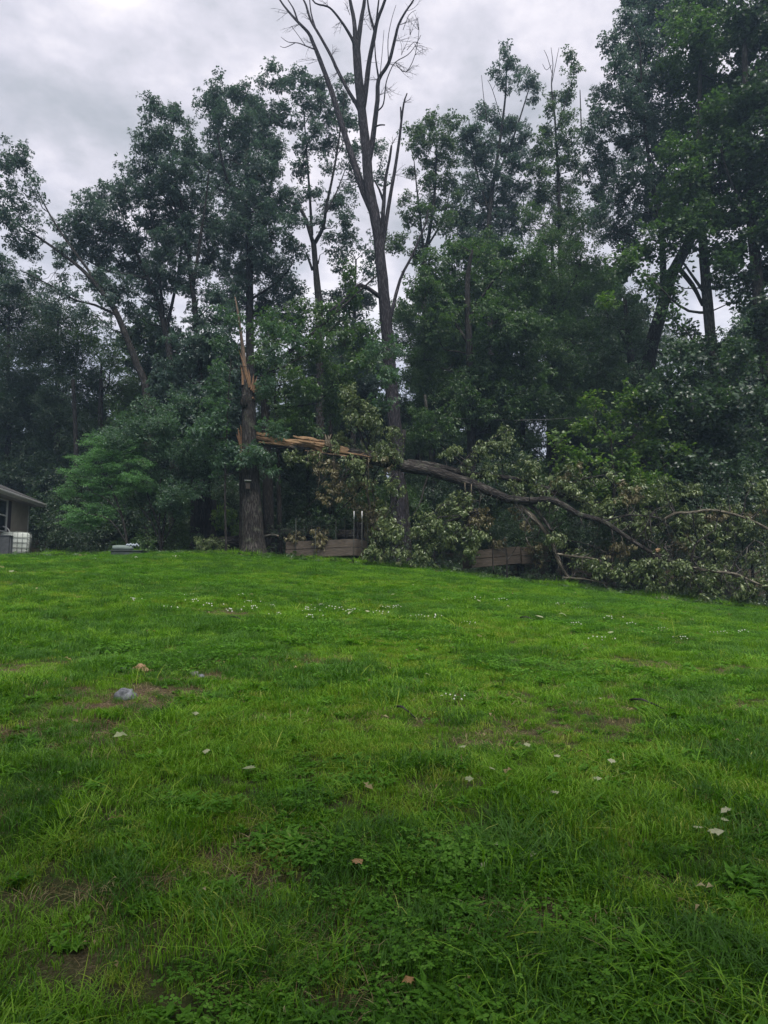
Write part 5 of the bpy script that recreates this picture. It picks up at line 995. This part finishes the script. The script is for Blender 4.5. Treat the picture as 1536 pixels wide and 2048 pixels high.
# ------------------------------------------------------------------ water tank in its cage
mt, tt, ot = new_mat('translucent tank plastic'); pt = N(tt, 'ShaderNodeBsdfPrincipled'); tcn = N(tt, 'ShaderNodeTexCoord'); nn = tnoise(tt, 2.5, 4, tcn.outputs['Object']); rr = ramp(tt, [(.3, (.42, .47, .42)), (.7, (.62, .66, .62))]); lk(tt, nn.outputs['Fac'], rr.inputs[0]); lk(tt, rr.outputs[0], pt.inputs['Base Color']); pt.inputs['Roughness'].default_value = .4; lk(tt, pt.outputs[0], ot.inputs[0])
YT = 30.2; tcp = at(24, 1085, YT); ta = math.radians(24); tz = gzf(tcp.x, tcp.y); TO = Vector((tcp.x, tcp.y+.3, tz)); ztop = at(30, 1063, YT).z
TL, TW = 1.2, 1.0; Hb = .98; zb = ztop-Hb
tank = empty('water_tank', TO, 'white plastic water tank inside a metal cage beside the house', 'water tank')
def tpnt(x, y, z): return Vector((TO.x+x*math.cos(ta)-y*math.sin(ta), TO.y+x*math.sin(ta)+y*math.cos(ta), z))
def rrect(hx, hy, r, z, n=4):
    out_ = []
    for (cx_, cy_, a0) in ((hx-r, hy-r, 0), (-hx+r, hy-r, 90), (-hx+r, -hy+r, 180), (hx-r, -hy+r, 270)):
        for k in range(n+1):
            a = math.radians(a0+90*k/n); out_.append(tpnt(cx_+r*math.cos(a), cy_+r*math.sin(a), z))
    return out_
mb = MB(); mb.quad_ring([rrect(TL/2-.16, TW/2-.16, .1, zb), rrect(TL/2-.06, TW/2-.06, .14, zb+.04), rrect(TL/2-.03, TW/2-.03, .14, zb+.14), rrect(TL/2-.03, TW/2-.03, .14, zb+Hb-.2), rrect(TL/2-.06, TW/2-.06, .14, zb+Hb-.08), rrect(TL/2-.16, TW/2-.16, .12, zb+Hb-.02), rrect(TL/2-.3, TW/2-.3, .1, zb+Hb)]); mb.build('tank_bottle', mt, tank, TO)
mb = MB(); c0 = tpnt(0, 0, 0); mb.tube([tpnt(0, 0, zb+Hb-.01), tpnt(0, 0, zb+Hb+.035)], [.11, .105], 16, 0, None, 1); mb.build('tank_cap', POST, tank, TO)
CAGE = simple('grey cage tube', (.10, .115, .11), (.2, .22, .21), 20, .5, 0, .4, .5)
hx, hy = TL/2, TW/2
for k in range(5):
    z = zb+.06+k*(Hb-.1)/4; mb = MB(); rg = rrect(hx, hy, .08, z, 3); mb.tube(rg+[rg[0]], .011, 6, 0, None, 1, cap=False); mb.build('cage_bar', CAGE, tank, TO)
for fx, fy, nb_ in ((1, 0, 6), (-1, 0, 6), (0, 1, 5), (0, -1, 5)):
    for k in range(nb_):
        f = (k+.5)/nb_*2-1
        x, y = (f*hx*.94, -hy*fx) if fx else (hx*fy, f*hy*.94)
        mb = MB(); mb.tube([tpnt(x, y, zb-.02), tpnt(x, y, zb+Hb-.03)], .011, 6, 0, None, 1); mb.build('cage_bar', CAGE, tank, TO)
for y in (-.42, 0, .42):
    mb = MB(); P_ = tpnt(0, y, (tz+zb)/2-.01); mb.box(P_, TL, .12, max(.1, zb-tz), ta, bev=.006); mb.build('skid', PLANK, tank, TO, smooth=False)
# white hose arching over the tank
mb = MB(); mb.tube([at(x, y, YT-.1) for x, y in ((-30,1054),(-8,1050),(6,1053),(14,1056),(18,1061),(20,1066))], .028, 8, 0, None, 3); c = mb.build('pipe', TRIM, None); tag(c, 'bent white plastic pipe above the caged tank by the window', 'pipe')
# air conditioner
ac = at(3, 1090, 28.6); az = gzf(ac.x, ac.y); AO = Vector((ac.x, ac.y, az)); zt_ = at(3, 1071, 28.6).z; acu = empty('air_conditioner', AO, 'dark ribbed outdoor air conditioner left of the water tank', 'air conditioner', rz=0)
ACM = simple('dark grey metal', (.035, .04, .045), (.06, .065, .07), 10, .5, 0, .4); aa = .35
h_ = zt_-az; mb = MB(); mb.box((AO.x, AO.y, az+h_/2), .70, .70, h_-.06, aa, bev=.03); mb.build('housing', ACM, acu, AO, smooth=False)
mb = MB(); mb.box((AO.x, AO.y, az+h_-.025), .76, .76, .05, aa, bev=.01); mb.build('lid', ACM, acu, AO, smooth=False)
ACF = simple('grey metal fin', (.09, .10, .11), (.14, .15, .16), 10, .5, 0, .4)
for side in range(4):
    for k in range(14):
        f = (k+.5)/14*.62-.31; ca, sa = math.cos(aa+side*math.pi/2), math.sin(aa+side*math.pi/2)
        mb = MB(); mb.box((AO.x+f*ca+.36*sa, AO.y+f*sa-.36*ca, az+h_/2), .012, .022, h_-.14, aa+side*math.pi/2); mb.build('fin', ACF, acu, AO, smooth=False)
# low tub with a rolled tarp at the crest
tb = at(258, 1100, 23.6); TBO = Vector((tb.x, tb.y, gzf(tb.x, tb.y))); tub = empty('low_tub', TBO, 'low dark tub on the lawn crest with a grey roll lying on it', 'tub')
TUBM = simple('dark green plastic', (.025, .035, .03), (.05, .06, .055), 8, .5, 0, .4); ROLL = simple('grey green tarp', (.10, .13, .12), (.19, .23, .21), 6, .7, .4, .2, stretch=(1, 8, 8)); RAG = simple('white blue scrap', (.22, .28, .35), (.48, .52, .56), 18, .7, .5)
mb = MB(); mb.box((tb.x, tb.y, TBO.z+.07), 1.02, .6, .22, .04, bev=.03); mb.build('tub_body', TUBM, tub, TBO, smooth=False); mb = MB(); mb.box((tb.x, tb.y, TBO.z+.185), 1.08, .66, .03, .04, bev=.01); mb.build('tub_rim', TUBM, tub, TBO, smooth=False)
ro = empty('tarp_roll', (tb.x-.16, tb.y-.1, TBO.z+.2), 'grey green rolled tarp lying on the low dark tub', 'tarp')
mb = MB(); zr = TBO.z+.29; mb.tube([(tb.x-.5, tb.y-.12, zr), (tb.x-.3, tb.y-.1, zr+.005), (tb.x, tb.y-.08, zr-.005), (tb.x+.16, tb.y-.07, zr)], [.075, .09, .085, .06], 12, .08, pr, 3); mb.build('roll', ROLL, ro, ro.location)
for k in range(4):
    mb = MB(); x = tb.x-.05+.1*k; mb.tube([(x, tb.y-.15, zr+.07), (x+.04, tb.y-.12, zr+.11+.02*(k % 2)), (x+.12, tb.y-.1, zr+.05)], [.02, .03, .012], 5, .4, pr, 2); mb.build('rag', RAG, ro, ro.location, smooth=False)
# white shed glimpsed far behind between the trunks
sc_ = at(567, 985, 40); so_ = Vector((sc_.x, sc_.y+1, gzf(sc_.x, sc_.y))); shed = empty('white_shed', so_, 'white shed wall glimpsed through the trees above the left planter', 'shed')
mb = MB(); mb.box((sc_.x, sc_.y+1.0, so_.z+1.6), .9, 2.0, 3.6, .3, bev=.02); mb.build('wall', TRIM, shed, so_, smooth=False)
mb = MB(); b0 = so_.z+3.4; mb.quad_ring([[(sc_.x-.7, y, b0), (sc_.x+.7, y, b0), (sc_.x, y, b0+.5)] for y in (sc_.y-.2, sc_.y+2.2)]); mb.build('roof', ROOFM, shed, so_, smooth=False)

# ------------------------------------------------------------------ stones and litter on the lawn
def rock(name, label, px, py, wpx, hpx, mat, seed, cat='stone', sink=.35, group=None):
    r = random.Random(seed); p = on_ground(px, py); s = wpx*.5*mpp(p.y); h = hpx*mpp(p.y)*.8
    mb = MB(); rings = []; n = 12; ph = [r.uniform(.75, 1.2) for _ in range(n)]
    for (f, z) in ((.9, -.5), (1, 0), (.98, .4), (.84, .75), (.5, .95)):
        rings.append([(p.x+math.cos(6.283*j/n)*s*f*ph[j]*r.uniform(.82, 1.15), p.y+math.sin(6.283*j/n)*s*.8*f*ph[j]*r.uniform(.82, 1.12), p.z+h*(z+r.uniform(-.13, .13))) for j in range(n)])
    mb.quad_ring(rings); o = mb.build(name, mat, None, smooth=False); o.data.transform(Matrix.Translation(-p)); o.location = p
    tag(o, label, cat, group); return o
STONE = simple('blue grey stone', (.05, .052, .06), (.24, .25, .27), 16, .85, .8, .2); STONE2 = simple('pale stone', (.10, .10, .09), (.28, .27, .25), 12, .85, .6, .2); FUNG = simple('tan fungus', (.13, .07, .035), (.44, .30, .18), 22, .8, .6, .2); BROWNC = simple('dead brown bark chip', (.07, .045, .03), (.16, .11, .075), 12, .9, .8, .1)
rock('stone', 'largest grey stone in the bare patch of the lawn', 250, 1397, 42, 22, STONE, 1)
rock('stone', 'mottled grey stone left of the tan fungus', 247, 1345, 38, 12, STONE, 2)
rock('stone', 'flat pale grey stone right of the tan fungus', 388, 1350, 22, 9, STONE2, 3)
rock('stone', 'small pale stone above the grass behind the tan fungus', 358, 1322, 18, 9, STONE2, 4)
rock('stone', 'little grey stone beside the flat pale one', 402, 1354, 12, 7, STONE, 6)
rock('stone', 'pinkish pebble near the right edge of the lawn', 1422, 1436, 13, 8, FUNG, 7)
rock('stone', 'pale pebble beside the pinkish pebble', 1392, 1442, 18, 6, STONE2, 8)
rock('mushroom_cap', 'round orange tan mushroom cap on the right part of the lawn', 1367, 1479, 15, 7, FUNG, 9, 'mushroom')
rock('bark_chunk', 'dark brown chunk of bark on the lawn right of the stones', 503, 1322, 20, 9, BROWNC, 10, 'bark')
rock('bark_chunk', 'small brown bark chunk below the dark brown one', 510, 1350, 12, 7, BROWNC, 11, 'bark')
rock('bark_chunk', 'dark clod at the upper left of the lawn', 284, 1171, 11, 6, BROWNC, 12, 'bark')
rock('bark_chunk', 'dark clod in the grass behind the pale stone', 414, 1291, 16, 5, BROWNC, 13, 'bark')
p = on_ground(280, 1346); fg = empty('fungus', p, 'tan torn fungus lump beside the mottled grey stone', 'fungus')
for k, (dx, dy, s, h) in enumerate([(0, 0, .05, .085), (.06, -.03, .04, .05), (-.05, .02, .04, .055), (.10, .02, .03, .03), (.02, .04, .03, .07), (-.09, -.02, .025, .035)]):
    mb = MB(); rings = []
    for f, z in ((.6, -.02), (1, .02), (.9, h*.7), (.4, h)):
        rings.append([(p.x+dx+math.cos(j*.785)*s*f*pr.uniform(.75, 1.2), p.y+dy+math.sin(j*.785)*s*f*pr.uniform(.75, 1.2), p.z+z) for j in range(8)])
    mb.quad_ring(rings); mb.build('lobe', FUNG, fg, p, smooth=False)
LPALE = leafmat('pale fallen leaf', [(.16, .19, .09), (.23, .26, .13), (.30, .31, .18), (.36, .36, .25)], .2, .6); LORG = leafmat('orange fallen leaf', [(.22, .10, .04), (.30, .16, .06), (.36, .21, .10)], .2, .6); LDRY = leafmat('dry fallen leaf', [(.12, .08, .05), (.2, .15, .1), (.28, .22, .15)], .2, .6)
def fallen(px, py, wpx, mat, seed, label, shape='maple', group='fallen leaves on the lawn'):
    r = random.Random(seed); p = on_ground(px, py); L = max(.06, wpx*mpp(p.y)); V, Fc, LR = [], [], []; a = r.uniform(0, 6.28)
    d = Vector((math.cos(a), math.sin(a), r.uniform(-.1, .25))); nr = Vector((r.uniform(-.4, .4), -.35+r.uniform(-.3, .3), 1)).normalized()
    add_leaf(V, Fc, LR, Vector((-math.cos(a)*L*.5, -math.sin(a)*L*.5, 0)), d, nr, L, L*(.85 if shape == 'maple' else .5), .12, .5, shape, .3)
    zmin = min(v[2] for v in V); lift = .045-zmin if zmin < 0 else .045
    o = raw_mesh('fallen_leaf', V, Fc, LR, mat); COL.objects.link(o); o.location = (p.x, p.y, p.z+lift+.012); tag(o, label, 'leaf', group)
    return o
SPEC = [(240,1492,34,0,'large pale green leaf below the bare patch'),(412,1527,16,0,'small pale leaf left of the ragged pale leaf'),(498,1558,34,0,'ragged pale leaf left of the lawn centre'),(545,1340,14,0,'pale curled leaf right of the brown bark chunk'),
 (715,1755,30,1,'orange brown maple leaf in the near grass'),(817,2008,20,1,'small orange leaf at the bottom of the picture'),(990,1722,24,0,'upright pale maple leaf in the near grass'),(1062,1741,24,0,'narrow pale leaf right of the upright pale one'),(1433,1693,34,0,'large pale tongue shaped leaf low at the right'),
 (1455,1648,26,0,'pale leaf just above the large tongue shaped one'),(1195,1580,20,0,'pale folded leaf right of the lawn centre'),(938,1582,18,0,'pale flat leaf at the lawn centre'),(1200,1413,16,0,'pale pointed leaf on the right slope'),(1115,1532,14,0,'buff leaf right of the lawn centre'),(1225,1545,15,0,'buff leaf left of the folded pale leaf patch'),
 (300,1395,14,2,'dry brown leaf on the bare soil'),(390,1447,14,0,'pale scrap of leaf below the grey stones'),(1450,1664,22,0,'second pale leaf above the tongue shaped one'),(970,1760,10,0,'tiny pale leaf below the upright maple leaf'),(1397,1680,12,0,'tiny pale leaf left of the tongue shaped one'),
 (1080,1243,22,0,'long pale leaf up the right slope'),(1125,1240,18,0,'pale leaf next to the long one up the slope'),(1222,1275,13,0,'pale round leaf on the right slope'),(1110,1159,9,0,'pale leaf near the tip of the fallen limb'),(825,1176,10,0,'pale leaf near the lawn crest'),(785,1196,14,0,'pale leaf under the crest, centre'),(958,1210,12,0,'pale leaf on the upper middle slope'),
 (1018,1222,12,0,'pale leaf left of the long slope leaf'),(22,1150,12,0,'pale leaf at the upper left of the lawn'),(925,1512,9,0,'tiny buff leaf in the clover'),(855,1364,9,0,'tiny white leaf in the middle grass'),(360,1316,14,0,'pale leaf against the small pale stone'),(1055,1512,12,0,'buff leaf in the clover right of centre'),(480,1322,12,2,'dry leaf left of the bark chunk'),
 (1110,1610,8,0,'tiny buff leaf low right of centre'),(985,1560,8,0,'tiny pale leaf by the flat pale one'),(700,1236,14,0,'white leaf by the clover blossoms'),(735,1232,12,0,'second white leaf by the clover blossoms'),(690,1210,10,0,'pale leaf above the clover blossoms'),(1325,1269,8,0,'tiny white leaf on the right slope')]
mats3 = [LPALE, LORG, LDRY]
for i, (px, py, w, c, lab) in enumerate(SPEC): fallen(px, py, w, mats3[c], i+1, lab, 'maple' if i % 3 else 'oak')
# small tufts of torn leaves lying on the grass in front of the fallen crown
for i, (px, py, lab) in enumerate([(1317,1203,'wilted leaf tuft on the lawn, first from the left'),(1368,1203,'wilted leaf tuft on the lawn beside the fallen crown'),(1418,1204,'wilted leaf tuft below the fallen crown tips'),(1505,1215,'wilted leaf tuft at the right edge of the lawn'),(1208,1180,'wilted leaf tuft near the limb tip')]):
    p = on_ground(px, py); e = empty('leaf_tuft', p, lab, 'leaf tuft', 'torn leaf tufts'); rs = np.random.default_rng(i+50)
    P = np.array(p)+rs.normal(0, .09, (5, 3))*np.array([1.2, 1, .2])+np.array([0, 0, .07]); scatter('leaves', P, rs.normal(0, .4, (5, 3)), rs.uniform(.4, .7, 5), 'wilt', SPR['wilt'], L_WILT, rs, e, p)
# twigs dropped on the grass
for i, (x0, y0, x1, y1, lab) in enumerate([(1068,1152,1100,1158,'short dead twig on the lawn left of the fallen limb'),(790,1425,830,1445,'dead stick in the grass below the lawn centre'),(1260,1410,1330,1428,'dark thin stick on the right slope'),(455,1238,500,1255,'brown twig on the upper left slope'),(1040,1240,1075,1246,'twig beside the long pale leaf'),(880,1140,925,1147,'snapped twig on the lawn by the wilted bush'),(1175,1185,1215,1178,'bent twig on the lawn under the fallen limb'),(1265,1208,1310,1200,'twig on the lawn below the fallen crown'),(980,1150,1008,1143,'thin twig on the lawn by the low planter'),(1430,1225,1475,1216,'long twig on the lawn at the right, below the crown')]):
    a, b = on_ground(x0, y0), on_ground(x1, y1); a.z += .04; b.z += .035; mb = MB(); mb.tube([a, a.lerp(b, .4)+Vector((0, .03, .03)), b], [.012, .010, .005], 5, .2, pr, 2); o = mb.build('twig', B_DARK, None); tag(o, lab, 'twig')
# clover blossoms, in a drift on the upper lawn
def blossoms():
    V, Fc, LR = [], [], []; r = random.Random(3)
    for i in range(7):
        x, y, z = r.gauss(0, .1), r.gauss(0, .1), r.uniform(.05, .09); s = r.uniform(.007, .011); b = len(V)
        for (a, z2, f) in ((0, -.6, .6), (0, .2, 1), (0, .9, .5)):
            for j in range(5): V.append((x+math.cos(j*1.257)*s*f, y+math.sin(j*1.257)*s*f, z+z2*s))
        for k in range(2):
            for j in range(5): q = (j+1) % 5; Fc.append((b+k*5+j, b+k*5+q, b+k*5+5+q, b+k*5+5+j)); LR.append(.5)
        Fc.append(tuple(b+10+j for j in range(5))); LR.append(.5)
    return raw_mesh('blossom_patch', V, Fc, LR, PETAL)
BL = [blossoms()]; rs = np.random.default_rng(8); P = []
for px, py, n, sx, sy in [(640,1228,15,1.3,.5),(715,1235,7,.8,.3),(270,1120,4,1.2,.5),(1120,1245,7,1.4,.8),(1250,1280,4,1.4,1.0),(925,1415,1,.3,.2),(640,1190,5,2,.6)]:
    c = on_ground(px, py)
    for k in range(n): x, y = c.x+rs.normal(0, sx), c.y+rs.normal(0, sy); P.append((x, y, gzf(x, y)))
n = len(P); scatter('clover_blossoms', P, np.stack([np.zeros(n), np.zeros(n), rs.uniform(0, 6.28, n)], 1), rs.uniform(.8, 1.2, n), 'blossom', BL, None, rs)

# ------------------------------------------------------------------ unseen maple behind the viewer, added only to darken the near lawn
rng = np.random.default_rng(99); so2 = Vector((-1.5, -6, gzf(-1.5, -6))); sh_t = empty('added_shade_tree', so2, 'unseen broad maple added behind the viewpoint to shade the near lawn', 'tree')
mb = MB(); mb.tube([so2-Vector((0, 0, .3)), so2+Vector((.1, 0, 2)), so2+Vector((0, .3, 5)), so2+Vector((.3, .8, 9))], [.42, .33, .28, .12], 14, .08, pr, 3); mb.build('trunk', B_OAK, sh_t, so2)
for a_, (tx_, ty_, tz_) in enumerate([(4, -1.5, 6.5), (-5, -2, 6.5), (1, -.8, 7), (-1, -10, 7), (5, -7, 7)]):
    mb = MB(); A = so2+Vector((0, .2, 3.6+.3*a_)); B_ = Vector((tx_, ty_, tz_)); mb.tube([A, A.lerp(B_, .5)+Vector((0, 0, .5)), B_], [.16, .1, .04], 8, .08, pr, 3); mb.build('limb', B_OAK, sh_t, so2)
n = 2100; P = np.stack([rng.uniform(-9, 9, n), rng.uniform(-12, 1.6, n), rng.uniform(4.8, 8.8, n)], 1)
P = P[((P[:, 0]/9)**2+((P[:, 1]+5.0)/6.6)**2) < 1]; n = len(P)
scatter('crown', P, np.stack([rng.normal(0, .4, n), rng.normal(0, .4, n), rng.uniform(0, 6.28, n)], 1), rng.uniform(.8, 1.3, n), 'maple', SPR['maple'], L_MID, rng, sh_t, so2)

# ------------------------------------------------------------------ added thin blue haze, imitates the lens veil and lifts dark tones
mh = bpy.data.materials.new('added tree veil'); mh.use_nodes = True; th = mh.node_tree; th.nodes.clear(); oh = N(th, 'ShaderNodeOutputMaterial'); pv = N(th, 'ShaderNodeVolumePrincipled')
pv.inputs['Color'].default_value = (.52, .74, 1, 1); pv.inputs['Density'].default_value = .0012; pv.inputs['Anisotropy'].default_value = .3; lk(th, pv.outputs[0], oh.inputs['Volume'])
mb = MB(); mb.box((0, 0, 19), 1560, 1560, 44); h_o = mb.build('added_haze', mh, None, smooth=False, kind='stuff')
